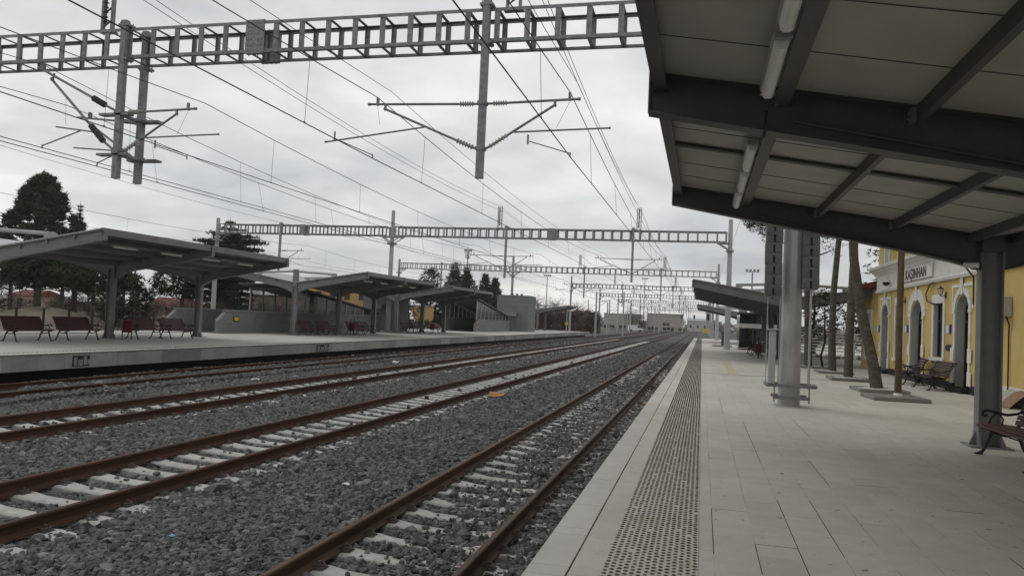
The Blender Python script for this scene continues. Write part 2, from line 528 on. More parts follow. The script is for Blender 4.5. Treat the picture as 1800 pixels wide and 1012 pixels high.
# raised dirt beyond the far platform
mb = MB(); mb.box(-420, -31.9, -40, 420, -1.2, -0.72); mb.build('dirt_field', 'dirt', kind='structure')
mb = MB()
for cx, cy, rx, ry, h in ((-60, 60, 9, 8, 1.35), (-47, 66, 5, 7, .8), (-75, 55, 9, 9, 1.2), (-62, 84, 14, 9, 1.0)):
    v, f = [], []
    for i in range(7):
        for k in range(20):
            a = 2 * math.pi * k / 20; q = i / 6
            v.append((cx + rx * q * math.cos(a), cy + ry * q * math.sin(a), -.76 + h * (math.cos(q * math.pi) * .5 + .5) * (1 + .15 * math.sin(3 * a + cx))))
    for i in range(6):
        for k in range(20):
            f.append((i * 20 + k, i * 20 + (k + 1) % 20, (i + 1) * 20 + (k + 1) % 20, (i + 1) * 20 + k))
    mb.add(v, f)
mb.build('dirt_mounds', 'mound_dirt', smooth=True, kind='structure')

# ballast bed with a level for each track
def bed(x):
    x = np.asarray(x, float)
    z = np.full(x.shape, -0.795)
    z = np.where(np.abs(x - T[0]) < 1.25, -0.822, z)
    z = np.where(np.abs(x - T[1]) < 1.35, -0.815, z)
    z = np.where(np.abs(x - T[1]) < 0.70, -0.858, z)
    z = np.where(np.abs(x - T[2]) < 1.35, -0.825, z)
    z = np.where(np.abs(x - T[2]) < 0.70, -0.858, z)
    z = np.where(np.abs(x - T[3]) < 1.5, -0.715, z)
    return z
mb = MB()
xs = sorted(set([-18.15, -18.02, -18.0, -15.02, -14.98, -14, -13.27, -13.23, -12.62, -12.58, -11.22, -11.18, -10.57, -10.53, -9.5, -8.77, -8.73, -8.12, -8.08, -6.72, -6.68, -6.07, -6.03, -5, -4.04, -4.0, -1.54, -1.50, -1.06]))
ys = [-12, 0, 8, 16, 24, 40, 60, 90, 130, 200, 420]
zz = bed(np.array(xs))
vs = [(x, y, float(zz[i])) for y in ys for i, x in enumerate(xs)]
k = len(xs)
mb.add(vs, [(j * k + i, j * k + i + 1, (j + 1) * k + i + 1, (j + 1) * k + i) for j in range(len(ys) - 1) for i in range(k - 1)])
mb.build('ballast_bed', 'ballast_bed', kind='structure')
mb = MB(); mb.box(-18.15, 30, 117.9, 420, -1.2, -.80); mb.box(-60, -18.15, 128, 420, -1.2, -.78)
mb.build('ballast_yard', 'ballast_bed', kind='structure')

# near platform
mb = MB()
mb.box(-0.80, 40, -14, 117.6, -0.30, 0.0)
mb.build('platform', 'paving', kind='structure')
mb = MB()
y = -13.8
while y < 117.5:
    mb.box(-1.08, -0.812, y, y + 0.996, -0.16, 0.0 + random.uniform(-.0012, .0012)); y += 1.0
mb.build('platform_coping', 'coping', bevel=.004, kind='structure')
mb = MB(); mb.box(-1.00, 40, -13.9, 117.55, -1.1, -0.302); mb.build('platform_wall', 'concrete', kind='structure')
# tactile strip
mb = MB(); mb.box(-0.60, 0.03, -13, 117.3, -0.2, 0.004); mb.build('tactile_paving', 'tactile_tile', kind='structure')
def studs(name, x0, x1, nx, y0, y1, py, z, r, h, mname, stag=True):
    a = np.arange(8) * math.pi / 4 + .39
    base = np.zeros((16, 3))
    base[:8, 0] = np.cos(a) * r * 1.25; base[:8, 1] = np.sin(a) * r; base[:8, 2] = -.002
    base[8:, 0] = np.cos(a) * r * .85; base[8:, 1] = np.sin(a) * r * .85; base[8:, 2] = h
    F = [(i, (i + 1) % 8, 8 + (i + 1) % 8, 8 + i) for i in range(8)] + [(8, 9, 10, 11), (8, 11, 12, 15), (12, 13, 14, 15)]
    ny = int((y1 - y0) / py)
    X, Y = np.meshgrid(np.linspace(x0, x1, nx), y0 + np.arange(ny) * py)
    if stag:
        Y = Y + (np.arange(nx) % 2) * py / 2
    X = X.ravel() + RNG.normal(0, .0016, X.size); Y = Y.ravel() + RNG.normal(0, .0016, Y.size)
    keep = RNG.random(X.size) > .012
    X, Y = X[keep], Y[keep]
    V = base[None] * (1 + RNG.normal(0, .07, (X.size, 1, 1))) + np.stack([X, Y, np.full_like(X, z)], 1)[:, None, :]
    o = np_mesh(name, V, np.array(F), mname)
    o['kind'] = 'structure'
    return o
studs('tactile_studs', -0.575, 0.005, 14, 2.5, 117.2, .068, .004, .0150, .004, 'tactile_stud')
# worn yellow guidance strip and cross joint further down the platform
mb = MB(); mb.box(1.02, 1.32, 28.7, 40, -.1, .004); mb.build('guidance_strip', 'guidance', kind='structure')
studs('guidance_studs', .75, 1.6, 14, 28.0, 28.6, .075, .0, .017, .005, 'tactile_tile')
mb = MB(); mb.box(0.04, 7.3, 28.84, 28.93, -.1, .0035); mb.build('platform_joint', 'dark_strip', kind='structure')

# open joints between some paving slabs
mb = MB()
for x, a, b in ((.14, 5.9, 7.36), (.454, 5.55, 6.30), (.768, 5.1, 8.0), (.768, 10.2, 14.5), (1.082, 6.2, 8.1), (1.396, 9.0, 10.6), (2.338, 5.6, 6.7), (1.71, 13, 15.2), (.454, 15.5, 18.4), (3.28, 8.2, 9.3)):
    mb.box(x - .0028, x + .0028, a, b, -.01, .0012)
for y, a, b in ((7.36, .143, .452), (6.30, .457, .766), (5.52, 1.085, 1.393), (9.2, 1.71, 2.02), (8.28, 2.34, 2.65), (5.98, 1.9, 2.33), (11.04, .457, .766)):
    mb.box(a, b, y - .0028, y + .0028, -.01, .0011)
mb.build('paving_gaps', 'dark_strip', kind='structure')

# far platform
mb = MB(); mb.box(-31.4, -18.5, -14, 128, -.42, 0.0); mb.build('far_platform', 'far_paving', kind='structure')
mb = MB(); mb.box(-18.5, -18.18, -14, 128, -.43, 0.035); mb.build('far_platform_edge', 'precast', bevel=.008, kind='structure')
mb = MB(); mb.box(-18.62, -18.16, -14, 128.02, .036, .052); mb.build('far_platform_nosing', 'coping', kind='structure')
mb = MB(); mb.box(-31.2, -18.95, -13.9, 127.9, -1.1, -.43); mb.build('far_platform_wall', 'plinth_and_shade_black', kind='structure')  # black colour stands for the shadow under the overhanging slab
mb = MB(); mb.box(-19.35, -18.95, -13, 127, -.1, .004); mb.build('far_tactile_paving', 'tactile_tile', kind='structure')
studs('far_tactile_studs', -19.32, -18.98, 4, 12, 62, .16, .004, .045, .006, 'tactile_stud', stag=False)

# ------------------------------------------------------------------ rails
RP = [(-.075, 0), (.075, 0), (.075, .011), (.028, .026), (.0085, .045), (.0085, .118), (.020, .130), (.036, .136), (.036, .160), (.026, .171), (-.026, .171), (-.036, .160), (-.036, .136), (-.020, .130), (-.0085, .118), (-.0085, .045), (-.028, .026), (-.075, .011)]
names = ['track beside the near platform', 'second track from the near platform', 'third track from the near platform', 'half buried track beside the far platform']
rail_n = {}
for i, tx in enumerate(T):
    for s, sd in ((-1, 'left'), (1, 'right')):
        mb = MB()
        mb.prism([(tx + s * .7535 + p[0], -.772 + p[1]) for p in RP], 'y', -10, 400)
        o = mb.build('rail', 'rust_rail_bright' if i == 0 else 'rust_rail')
        tag(o, f'rusty {sd} rail of the {names[i]}', 'rail', 'rusty rails of the four tracks')

# ------------------------------------------------------------------ sleepers
def sleeper_mesh():
    mb = MB()
    st = [(-1.3, -.805, .13), (-1.15, -.795, .14), (-.95, -.778, .145), (-.60, -.778, .145), (-.40, -.800, .125), (0, -.815, .115), (.40, -.800, .125), (.60, -.778, .145), (.95, -.778, .145), (1.15, -.795, .14), (1.3, -.805, .13)]
    v = []
    for x, z, w in st:
        v += [(x, -w - .02, -.98), (x, -w, z - .02), (x, -w + .025, z), (x, w - .025, z), (x, w, z - .02), (x, w + .02, -.98)]
    f = [tuple(range(6))[::-1], tuple(range(60, 66))]
    for i in range(10):
        for k in range(6):
            f.append((i * 6 + k, i * 6 + (k + 1) % 6, (i + 1) * 6 + (k + 1) % 6, (i + 1) * 6 + k))
    mb.add(v, f)
    return mb
clip_proto = None
def clip_mb():
    mb = MB()
    mb.box(-.16, .16, -.07, .07, -.786, -.7725)
    for s in (-1, 1):
        mb.box(min(s * .05, s * .15), max(s * .05, s * .15), -.06, .06, -.779, -.757)
        mb.path([(s * .045, -.045, -.742), (s * .10, -.055, -.735), (s * .135, -.03, -.74), (s * .135, .03, -.74), (s * .10, .055, -.735), (s * .045, .045, -.742)], .008, 6)
        mb.lathe([(.022, -.757), (.022, -.73), (.014, -.73), (.014, -.705)], (s * .098, 0, 0), 6)
    return mb
SL = ['white concrete sleeper half hidden by stones on the track beside the near platform', 'white wavy concrete sleeper laid bare on the second track from the near platform', 'white concrete sleeper showing between the rails of the third track']
proto = None
rest = MB()
for i in range(3):
    y0 = [3.7, 4.3, 7.9][i]
    for j in range(185):
        y = y0 + .6 * j
        if j < 100:
            if proto is None:
                proto = sleeper_mesh().build('concrete_sleeper', 'sleeper_concrete')
                clip_proto = clip_mb().build('rail_clip', 'clip_steel', proto, loc=(-.7535, 0, 0))
                o, first = proto, True
            else:
                o, first = proto.copy(), False
                COL.objects.link(o)
            o.location = (T[i] + random.uniform(-.012, .012), y + random.uniform(-.015, .015), 0)
            tag(o, SL[i], 'sleeper', 'concrete sleepers of the ' + names[i])
            if y < 34:
                for s in (-1, 1):
                    if first and s == -1:
                        continue
                    c = clip_proto.copy(); COL.objects.link(c); c.parent = o; c.location = (s * .7535, 0, 0)
        else:
            s = sleeper_mesh()
            rest.add([(p[0] * (1 if i == 0 else .70) + T[i], p[1] + y, p[2] - (.045 if i == 0 else 0)) for p in s.v], s.f)
o = rest.build('distant_sleepers', 'sleeper_concrete')
tag(o, 'far off white concrete sleepers merging into pale strips between the rails', 'sleepers', kind='stuff')

# ------------------------------------------------------------------ ballast stones
def stones():
    phi = (1 + 5 ** .5) / 2
    ico = np.array([(-1, phi, 0), (1, phi, 0), (-1, -phi, 0), (1, -phi, 0), (0, -1, phi), (0, 1, phi), (0, -1, -phi), (0, 1, -phi), (phi, 0, -1), (phi, 0, 1), (-phi, 0, -1), (-phi, 0, 1)], float)
    ico /= np.linalg.norm(ico[0])
    F = np.array([(0, 11, 5), (0, 5, 1), (0, 1, 7), (0, 7, 10), (0, 10, 11), (1, 5, 9), (5, 11, 4), (11, 10, 2), (10, 7, 6), (7, 1, 8), (3, 9, 4), (3, 4, 2), (3, 2, 6), (3, 6, 8), (3, 8, 9), (4, 9, 5), (2, 4, 11), (6, 2, 10), (8, 6, 7), (9, 8, 1)])
    zones = [(3.5, 9, 950, .0255), (9, 16, 650, .0270), (16, 32, 260, .033), (32, 62, 70, .042), (62, 112, 16, .055)]
    P, S = [], []
    for y0, y1, dens, rad in zones:
        x0, x1 = -18.0, -1.09
        N = int((x1 - x0) * (y1 - y0) * dens)
        x = RNG.uniform(x0, x1, N); y = RNG.uniform(y0, y1, N)
        ok = (x > -(y * .97 + 1.2)) & (x < -(-y * .42 + .3) * 0 - 1.09)
        x, y = x[ok], y[ok]
        r = rad * np.exp(RNG.normal(0, .36, x.size))
        z = bed(x) + RNG.uniform(-.012, .016, x.size)
        keep = np.ones(x.size, bool)
        for i, tx in enumerate(T):
            d = np.abs(x - tx)
            keep &= ~(np.abs(d - .7535) < .075 + r * .6)
            if i < 3:
                ph = ((y - [3.7, 4.3, 7.9][i]) / .6) % 1.0
                on = (d < 1.32) & ((ph < .27) | (ph > .73))
                z = np.where(on, np.maximum(z, -.800 + r * .2), z)
                if i == 0:
                    # the stones lie thicker towards the platform rail and in drifts
                    w = .5 + .5 * np.sin(y * 1.7 + x * 3.1) * np.cos(y * .63 - x * 2.0)
                    pk = np.clip(.13 + .34 * ((x - tx) / .75) + .34 * (w - .5) + np.clip((y - 9) * .02, 0, .22), .02, .85)
                    pk = np.where(d > .83, .88, pk)
                else:
                    pk = np.where(d < .75, .014, np.where(np.abs(x - tx) > 1.18, .70, .20))
                    if i == 2:
                        pk = np.where(d < .75, .05, .8)
                keep &= ~on | (RNG.random(x.size) < pk)
        P.append(np.stack([x, y, z], 1)[keep]); S.append(r[keep])
    P = np.concatenate(P); S = np.concatenate(S); N = len(S)
    var = ico[None] * np.clip(1 + RNG.normal(0, .24, (24, 12, 1)), .5, 1.5) * np.clip(1 + RNG.normal(0, .28, (24, 1, 3)), .55, 1.6)
    V = var[RNG.integers(0, 24, N)] * S[:, None, None]
    a = RNG.uniform(0, 6.28, N); b = RNG.uniform(-.7, .7, N)
    ca, sa, cb, sb = np.cos(a), np.sin(a), np.cos(b), np.sin(b)
    Rm = np.zeros((N, 3, 3))
    Rm[:, 0, 0] = ca; Rm[:, 0, 1] = -sa * cb; Rm[:, 0, 2] = sa * sb
    Rm[:, 1, 0] = sa; Rm[:, 1, 1] = ca * cb; Rm[:, 1, 2] = -ca * sb
    Rm[:, 2, 1] = sb; Rm[:, 2, 2] = cb
    V = np.einsum('nij,nkj->nki', Rm, V)
    V[:, :, 2] *= .75
    V += P[:, None, :]
    tone = np.clip(RNG.normal(.42, .22, N), 0, 1)
    o = np_mesh('ballast_stones', V, F, 'ballast_stone', tone=tone)
    tag(o, 'grey crushed stone ballast spread around and between the rails', 'ballast', kind='stuff')
    print('stones', N)
stones()
# scraps of litter on the ballast
def scrap(name, label, cat, m, x, y, s, seed, z=-.755):
    rnd = random.Random(seed)
    mb = MB(); v = []
    for j in range(4):
        for i in range(4):
            v.append((x + s * (i / 3 - .5) + rnd.uniform(-.1, .1) * s, y + s * .7 * (j / 3 - .5) + rnd.uniform(-.1, .1) * s, z + rnd.uniform(0, .35) * s))
    f = [(j * 4 + i, j * 4 + i + 1, (j + 1) * 4 + i + 1, (j + 1) * 4 + i) for j in range(3) for i in range(3)]
    mb.add(v, f)
    v2 = [(p[0], p[1], p[2] - .004) for p in v]
    mb.add(v2, [q[::-1] for q in f])
    tag(mb.build(name, m), label, cat)
scrap('plastic_scrap', 'small light blue plastic scrap lying on the ballast', 'litter', 'litter_blue', -5.25, 6.99, .055, 1)
scrap('paper_scrap', 'small crumpled white paper on the ballast between first and second track', 'litter', 'litter_white', -4.72, 9.91, .09, 2)
scrap('cardboard_scrap', 'flat orange cardboard scrap on the ballast beside the second track', 'litter', 'litter_orange', -6.0, 22.87, .5, 3, -.77)
scrap('wood_scrap', 'tan wood scrap between the near rail and the platform wall', 'litter', 'litter_orange', -1.5, 23.6, .3, 4)
scrap('paper_scrap', 'white paper scrap beside the near rail under the platform edge', 'litter', 'litter_white', -1.52, 12.2, .13, 5)
scrap('paper_scrap', 'small white scrap close to the tall near platform wall', 'litter', 'litter_white', -1.35, 9.4, .1, 6)
scrap('paper_scrap', 'white paper scrap far along the track beside the far platform', 'litter', 'litter_white', -14.4, 35, .35, 7)
scrap('paper_scrap', 'white litter on ballast between third and fourth track', 'litter', 'litter_white', -14.2, 22.6, .25, 8)
# ================================================================== CANOPIES
def canopy(label, xc, frames, wl, wr, near=False, zt_tip=3.92, slope=.163):
    """butterfly platform roof: a row of H columns, tapered cross beams, purlins, deck"""
    t = thing('platform_canopy', label, 'canopy', (xc, frames[0], 0), 'steel butterfly canopies of the platforms')
    y0 = frames[0]
    P = 'grey_and_shaded_paint' if near else 'grey_paint_light'  # near steel is darker than its columns: shade put into the colour
    def zt(s): return zt_tip - slope * (4.91 - s)          # top of the cross beams, s metres from the column
    for i, y in enumerate(frames):
        y -= y0
        mb = MB()
        mb.box(-.16, -.138, y - .11, y + .11, 0.0, zt(0) - .1); mb.box(.138, .16, y - .11, y + .11, 0.0, zt(0) - .1)
        mb.box(-.138, .138, y - .012, y + .012, 0.0, zt(0) - .1)
        mb.box(-.30, .30, y - .26, y + .26, .0, .025)
        for gx in (-.16, .16):
            s = 1 if gx > 0 else -1
            mb.prism([(gx, .025), (gx + s * .10, .025), (gx + s * .02, .22), (gx, .22)], 'y', y - .02, y + .02)
        for gy in (-1, 1):
            for gx in (-.149, .149):
                q = [(y + gy * .11, .025), (y + gy * .22, .025), (y + gy * .13, .22), (y + gy * .11, .22)]
                mb.prism(q, 'x', gx - .012, gx + .012)
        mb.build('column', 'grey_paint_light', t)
        end = (i == len(frames) - 1) or (i == 0 and not near)
        for s, wd in ((-1, wl), (1, wr)):
            mb = MB()
            d0, d1 = (.19, .36) if (end and near) else ((.22, .34) if end else (.24, .36))
            N = 12; top, bot = [], []
            for k in range(N + 1):
                a = .14 + (wd - .14) * k / N
                dd = d1 + (d0 - d1) * min(1, a / 4.91)
                if a < 1.0: dd += (.05 if near else .20) * ((1.0 - a) / .86) ** 2
                top.append((s * a, zt(a) + .142)); bot.append((s * a, zt(a) - dd))
            for k in range(N):
                mb.prism([bot[k], bot[k + 1], top[k + 1], top[k]], 'y', y - .01, y + .01)
                for line, sg in ((top, -1), (bot, 1)):
                    a, b = line[k], line[k + 1]
                    mb.prism([a, b, (b[0], b[1] + sg * .016), (a[0], a[1] + sg * .016)], 'y', y - .10, y + .10)
            a, b = top[-1], bot[-1]
            mb.prism([b, a, (a[0] + s * .014, a[1]), (b[0] + s * .014, b[1])], 'y', y - .10, y + .10)
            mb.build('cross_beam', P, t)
        # post and stay pipes above the roof
        if not (near and i == 0):
            mb = MB(); mb.box(-.15, .15, y - .12, y + .12, zt(0) - .098, 4.12); mb.build('stay_post', P, t)
            for s, wd in ((-1, wl), (1, wr)):
                mb = MB(); e_ = min(2.6, wd * .7)
                mb.tube((s * .15, y, 4.0), (s * e_, y, zt(e_) + .34), .075, 10)
                mb.box(min(s * e_ - .16, s * e_ + .16), max(s * e_ - .16, s * e_ + .16), y - .1, y + .1, zt(e_) + .215, zt(e_) + .40)
                mb.build('stay_pipe', 'pole_steel', t, smooth=True)
    ya, yb = -.12, frames[-1] - y0 + .12
    if near:
        for y in frames[2:]:
            y -= y0
            mb = MB(); mb.path([(-.25, y - .05, 2.2), (-.25, y - .05, zt(0) - .50), (-.45, y - .05, zt(.45) - .30), (-3.6, y - .05, zt(3.6) - .13)], .014, 7); mb.build('conduit', 'grey_and_shaded_paint', t, smooth=True)
            for a in (1.41, 2.55, 3.70):
                mb = MB()
                for yy in ((-1, 1) if y < yb - .3 else (-1,)):
                    mb.box(-a - .075, -a - .036, y + yy * .012 if yy > 0 else y - .13, y + .13 if yy > 0 else y - .012, zt(a) + .0, zt(a) + .13)
                    for bz in (.03, .09):
                        mb.tube((-a - .075, y + yy * .07, zt(a) + bz), (-a - .095, y + yy * .07, zt(a) + bz), .013, 6)
                    mb.build('purlin_cleat', 'grey_paint_light', t); mb = MB()
    for s, wd in ((-1, wl), (1, wr)):
        for off in (1.21, 2.36, 3.50, 4.62):
            a = 4.91 - off
            if a > wd: continue
            mb = MB(); z = zt(a) + .003
            mb.prism([(s * a - .035, z), (s * a + .035, z), (s * a + .035, z + .14), (s * a - .035, z + .14)], 'y', ya + .02, yb - .02)
            mb.build('purlin', P, t)
        mb = MB(); zz_ = zt(wd)
        mb.prism([(s * (wd - .16), zz_ - .03), (s * (wd - .03), zz_ - .03), (s * (wd - .03), zz_ + .21), (s * (wd - .05), zz_ + .21), (s * (wd - .05), zz_ - .01), (s * (wd - .16), zz_ - .01)], 'y', ya, yb)
        mb.build('edge_fascia', P, t)
        mb = MB(); z0_, z1_ = zt(.0) + .145, zt(wd - .061) + .145
        mb.m(0).prism([(0.001 * s, z0_), (s * (wd - .061), z1_), (s * (wd - .061), z1_ + .012), (0.001 * s, z0_ + .012)], 'y', ya + .01, yb - .01)
        mb.m(1).prism([(0.001 * s, z0_ + .013), (s * (wd - .061), z1_ + .013), (s * (wd - .061), z1_ + .06), (0.001 * s, z0_ + .06)], 'y', ya - .02, yb + .02)
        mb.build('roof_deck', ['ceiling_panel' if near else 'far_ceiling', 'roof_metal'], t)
        # seams across the deck underside
        mb = MB(); yy = ya + 1.0; q = 0
        while yy < yb - .3:
            mb.prism([(s * .2, zt(.2) + .138), (s * (wd - .07), zt(wd - .07) + .138), (s * (wd - .07), zt(wd - .07) + .144), (s * .2, zt(.2) + .144)], 'y', yy - .0025, yy + .0025); yy += 1.0
        if near:
            for i in range(len(frames) - 1):
                ym = (frames[i] * .56 + frames[i + 1] * .44) - y0
                mb.prism([(s * .3, zt(.3) + .10), (s * (wd - .07), zt(wd - .07) + .10), (s * (wd - .07), zt(wd - .07) + .137), (s * .3, zt(.3) + .137)], 'y', ym - .035, ym + .035)
        mb.build('deck_seam', 'grey_and_shaded_paint', t)
        mb = MB()
        a = wd - 1.20 if (s == -1 or wd > 4.5) else wd - .9
        zl = zt(a) - .02
        mb.box(s * a - .07, s * a + .07, ya + .2, yb - .2, zl + .02, zl + .05)
        mb.build('cable_tray', P, t)
    return t
NEAR_F = [-10.56, -4.56, 1.44, 7.44, 13.44]  # rear frames are unseen, added so the roof blocks light behind the camera
canopy('wide grey steel canopy overhead on the near platform, closest to the camera', 4.35, NEAR_F, 4.91, 3.15, near=True)
canopy('second grey steel canopy on the near platform, beyond the tall round pole', 4.35, [40.6, 46.6, 52.6, 58.6], 4.91, 4.91)
canopy('third small grey canopy far down the near platform', 4.35, [84, 90, 96], 4.91, 4.91)
canopy('grey canopy nearest the camera on the far platform, over four red benches', -24.9, [22.15, 28.15, 34.15], 4.91, 4.91)
canopy('middle grey canopy on the far platform, in front of the glass stairway', -24.9, [43.6, 49.7, 55.7], 4.91, 4.91)
canopy('third grey canopy on the far platform, in front of the open stair entrance', -24.9, [60.2, 66.4, 72.5], 4.91, 4.91)
canopy('small distant grey canopy at the end of the far platform', -24.9, [117.2, 123.2], 4.91, 4.91)

# tube lights under the near canopy
def tube_light():
    t = thing('tube_light', '', 'light')
    mb = MB(); mb.prism([(-.065, .0), (.065, .0), (.05, -.035), (-.05, -.035)], 'y', -.63, .63); mb.box(-.06, .06, -.68, -.63, -.05, 0); mb.box(-.06, .06, .63, .68, -.05, 0)
    mb.build('light_housing', 'lamp_housing', t)
    mb = MB(); mb.prism([(-.052, -.036), (.052, -.036), (.040, -.085), (.022, -.10), (-.022, -.10), (-.040, -.085)], 'y', -.60, .60)
    mb.build('light_cover', 'lamp_cover', t, smooth=True)
    return t
tl = None
zl = 3.92 - .163 * 1.04 - .06
for y, lab in ((4.60, 'pale tube light at the top edge, nearest of the row under the canopy'), (6.10, 'pale tube light just before the deep middle canopy beam'), (9.25, 'pale tube light just past the deep middle canopy beam'), (10.75, 'middle pale tube light of the three beyond the deep canopy beam'), (12.25, 'pale tube light nearest the far end of the closest canopy')):
    if tl is None:
        tl = tube_light(); o = tl
    else:
        o = dup(tl)
    o.location = (.47, y, zl); o['label'] = lab; o['group'] = 'tube lights under the near canopy'
mb = MB(); mb.path([(.5, 7.25, zl - .05), (.5, 7.28, zl - .16), (.5, 7.44, zl - .24), (.5, 7.60, zl - .16), (.5, 7.64, zl - .03)], .012, 6)
tag(mb.build('light_cable', 'dark_strip', smooth=True), 'black cable looped under the deep middle beam between tube lights', 'cable')
mb = MB(); mb.box(.40, .54, 7.66, 7.90, zl - .075, zl)
tag(mb.build('junction_box', 'dark_strip', bevel=.008), 'small dark junction box beside the middle canopy beam', 'junction box')
for x, y0_, yy in ((-20.6 - .5, 23.0, 4), (-21.1, 44.6, 4)):
    for k in range(yy):
        o = dup(tl); o.location = (x, y0_ + 1.4 + k * 2.6, 3.92 - .163 * 1.2 - .04)
        o['label'] = ['first', 'second', 'third', 'fourth'][k] + ' tube light along the underside of the ' + ('nearest' if y0_ < 30 else 'middle') + ' far platform canopy'
        o['group'] = 'tube lights under the far canopies'
# cctv camera on the column
t = thing('security_camera', 'white bullet camera on the corner of the near grey column', 'camera', (4.02, 13.25, 2.80))
mb = MB(); mb.lathe([(.035, -.11), (.045, -.10), (.045, .10), (.03, .11)], n=12); o = mb.build('camera_body', 'white_paint', t, smooth=True); o.rotation_euler = (R(90), 0, R(70))
mb = MB(); mb.box(.02, .16, -.02, .02, -.07, -.04); mb.box(-.06, .06, -.05, .05, .05, .065); mb.build('camera_bracket', 'grey_and_shaded_paint', t)

# ================================================================== BENCHES AND BINS
def bench(wood):
    """slatted park bench with cast iron ends; faces local -Y, width along X"""
    t = thing('park_bench', '', 'bench')
    seat = [(-.30, .405), (-.24, .43), (-.12, .435), (0.0, .425), (.11, .415)]
    mb = MB()
    for (y, z) in seat:
        mb.bar((-.88, y, z), (.88, y, z), .095, .032, up=(0, .06, 1))
    mb.build('seat', wood, t, bevel=.006)
    mb = MB()
    for k in range(6):
        q = k / 5
        y = .19 + .16 * q ** 1.2 + (.05 * q * q); z = .475 + .40 * q
        mb.bar((-.88, y, z), (.88, y, z), .032, .072 if wood != 'bench_red' else .084, up=(0, .38 + .1 * q, 1))
    mb.build('backrest', wood, t, bevel=.006)
    for s in (-1, 1):
        x = s * .76
        mb = MB()
        def pl(pts, r): mb.path([(x, a, b) for a, b in pts], r, 7)
        pl([(-.36, .012), (-.31, .03), (-.27, .10), (-.235, .20), (-.20, .29), (-.17, .35), (-.27, .385)], [.022, .026, .024, .026, .03, .032, .02])
        pl([(.34, .012), (.29, .03), (.245, .10), (.21, .20), (.17, .29), (.12, .36)], [.022, .026, .024, .026, .03, .032])
        pl([(-.18, .34), (-.08, .295), (.02, .28), (.10, .30), (.14, .35)], .018)
        pl([(-.33, .38), (-.15, .395), (.10, .38), (.18, .44), (.26, .62), (.36, .88)], .022)
        mb.box(x - .03, x + .03, -.40, -.30, 0, .022); mb.box(x - .03, x + .03, .28, .38, 0, .022)
        mb.build('bench_end', 'black_metal', t, smooth=True)
        mb = MB()
        pl([(.26, .67), (.15, .61), (.02, .585), (-.12, .61), (-.24, .64), (-.30, .62), (-.31, .575), (-.27, .555), (-.24, .58)], [.016, .018, .02, .02, .022, .024, .022, .02, .014])
        pl([(-.22, .44), (-.20, .52), (-.13, .60)], .016)
        pl([(-.05, .44), (-.03, .52), (-.08, .585)], .012)
        mb.build('armrest', 'black_metal', t, smooth=True)
    mb = MB(); mb.tube((-.75, .0, .28), (.75, .0, .28), .012, 6); mb.build('tie_rod', 'black_metal', t)
    return t
B0 = bench('bench_red')
fb = [(-24.3, 23.45, 'dark red bench at the left edge, under the nearest far canopy'), (-24.35, 25.85, 'dark red bench second from the left under the nearest far canopy'), (-24.25, 29.55, 'dark red bench beside the red bin under the nearest far canopy'), (-24.2, 31.65, 'dark red bench right of the others under the nearest far canopy'),
      (-24.3, 44.5, 'dark red bench leftmost under the middle far canopy'), (-24.25, 46.75, 'dark red bench second under the middle far canopy, left of the dark column'), (-24.2, 51.0, 'dark red bench behind the bin under the middle far canopy'), (-24.25, 52.9, 'dark red bench rightmost under the middle far canopy'),
      (-24.4, 61.7, 'dark red bench leftmost under the third far canopy'), (-24.3, 64.0, 'dark red bench second under the third far canopy'), (-24.3, 69.2, 'dark red bench right of the column under the third far canopy')]
for i, (x, y, lab) in enumerate(fb):
    o = B0 if i == 0 else dup(B0)
    o.location = (x, y, 0); o.rotation_euler = (0, 0, R(90)); o['label'] = lab; o['group'] = 'red benches on the far platform'
for i, (x, y, lab) in enumerate(((3.35, 54.5, 'red bench left of two under the second near canopy'), (3.35, 50.5, 'red bench nearer the round pole under the second near canopy'))):
    o = dup(B0, (x, y, 0), R(-90), lab); o['group'] = 'red benches under the second near canopy'
B1 = bench('bench_brown')
B1.location = (4.34, 11.80, 0); B1.rotation_euler = (0, 0, R(-87)); B1['label'] = 'reddish brown slatted bench with black iron ends at the right edge, closest to the camera'
B2 = bench('bench_dark')
for k_, (x, y, a, lab) in enumerate(((7.2, 27.2, -88, 'dark brown bench seen front on against the yellow station wall'), (7.2, 29.75, -97, 'dark brown bench in the shade behind the brown pole at the station wall'))):
    o = B2 if k_ == 0 else dup(B2)
    o.location = (x, y, 0); o.rotation_euler = (0, 0, R(a)); o['label'] = lab; o['group'] = 'brown benches along the station wall'
def bin_(lab, loc, grp=None):
    t = thing('litter_bin', lab, 'bin', loc, grp)
    mb = MB(); mb.lathe([(.19, .30), (.21, .32), (.23, .80), (.24, .82), (.22, .83)], n=16); mb.build('bin_body', 'bin_red', t, smooth=True)
    for s in (-1, 1):
        mb = MB(); mb.lathe([(.035, 0), (.035, .03), (.022, .04), (.022, .98), (.012, 1.0), (.035, 1.03), (.042, 1.06), (.030, 1.10), (.008, 1.13)], (0, s * .27, 0), 10); mb.box(-.02, .02, min(s * .22, s * .27), max(s * .22, s * .27), .6, .64)
        mb.build('bin_post', 'black_metal', t, smooth=True)
    return t
b_ = bin_('round red litter bin beside the dark column under the nearest far canopy', (-24.15, 28.35, 0), 'red litter bins')
dup(b_, (-24.05, 50.25, 0), label='round red litter bin right of the column under the middle far canopy')
dup(b_, (-24.1, 67.0, 0), label='red litter bin beside the column under the third far canopy')
dup(b_, (3.25, 47.3, 0), label='round red litter bin behind the tall round pole on the near platform')
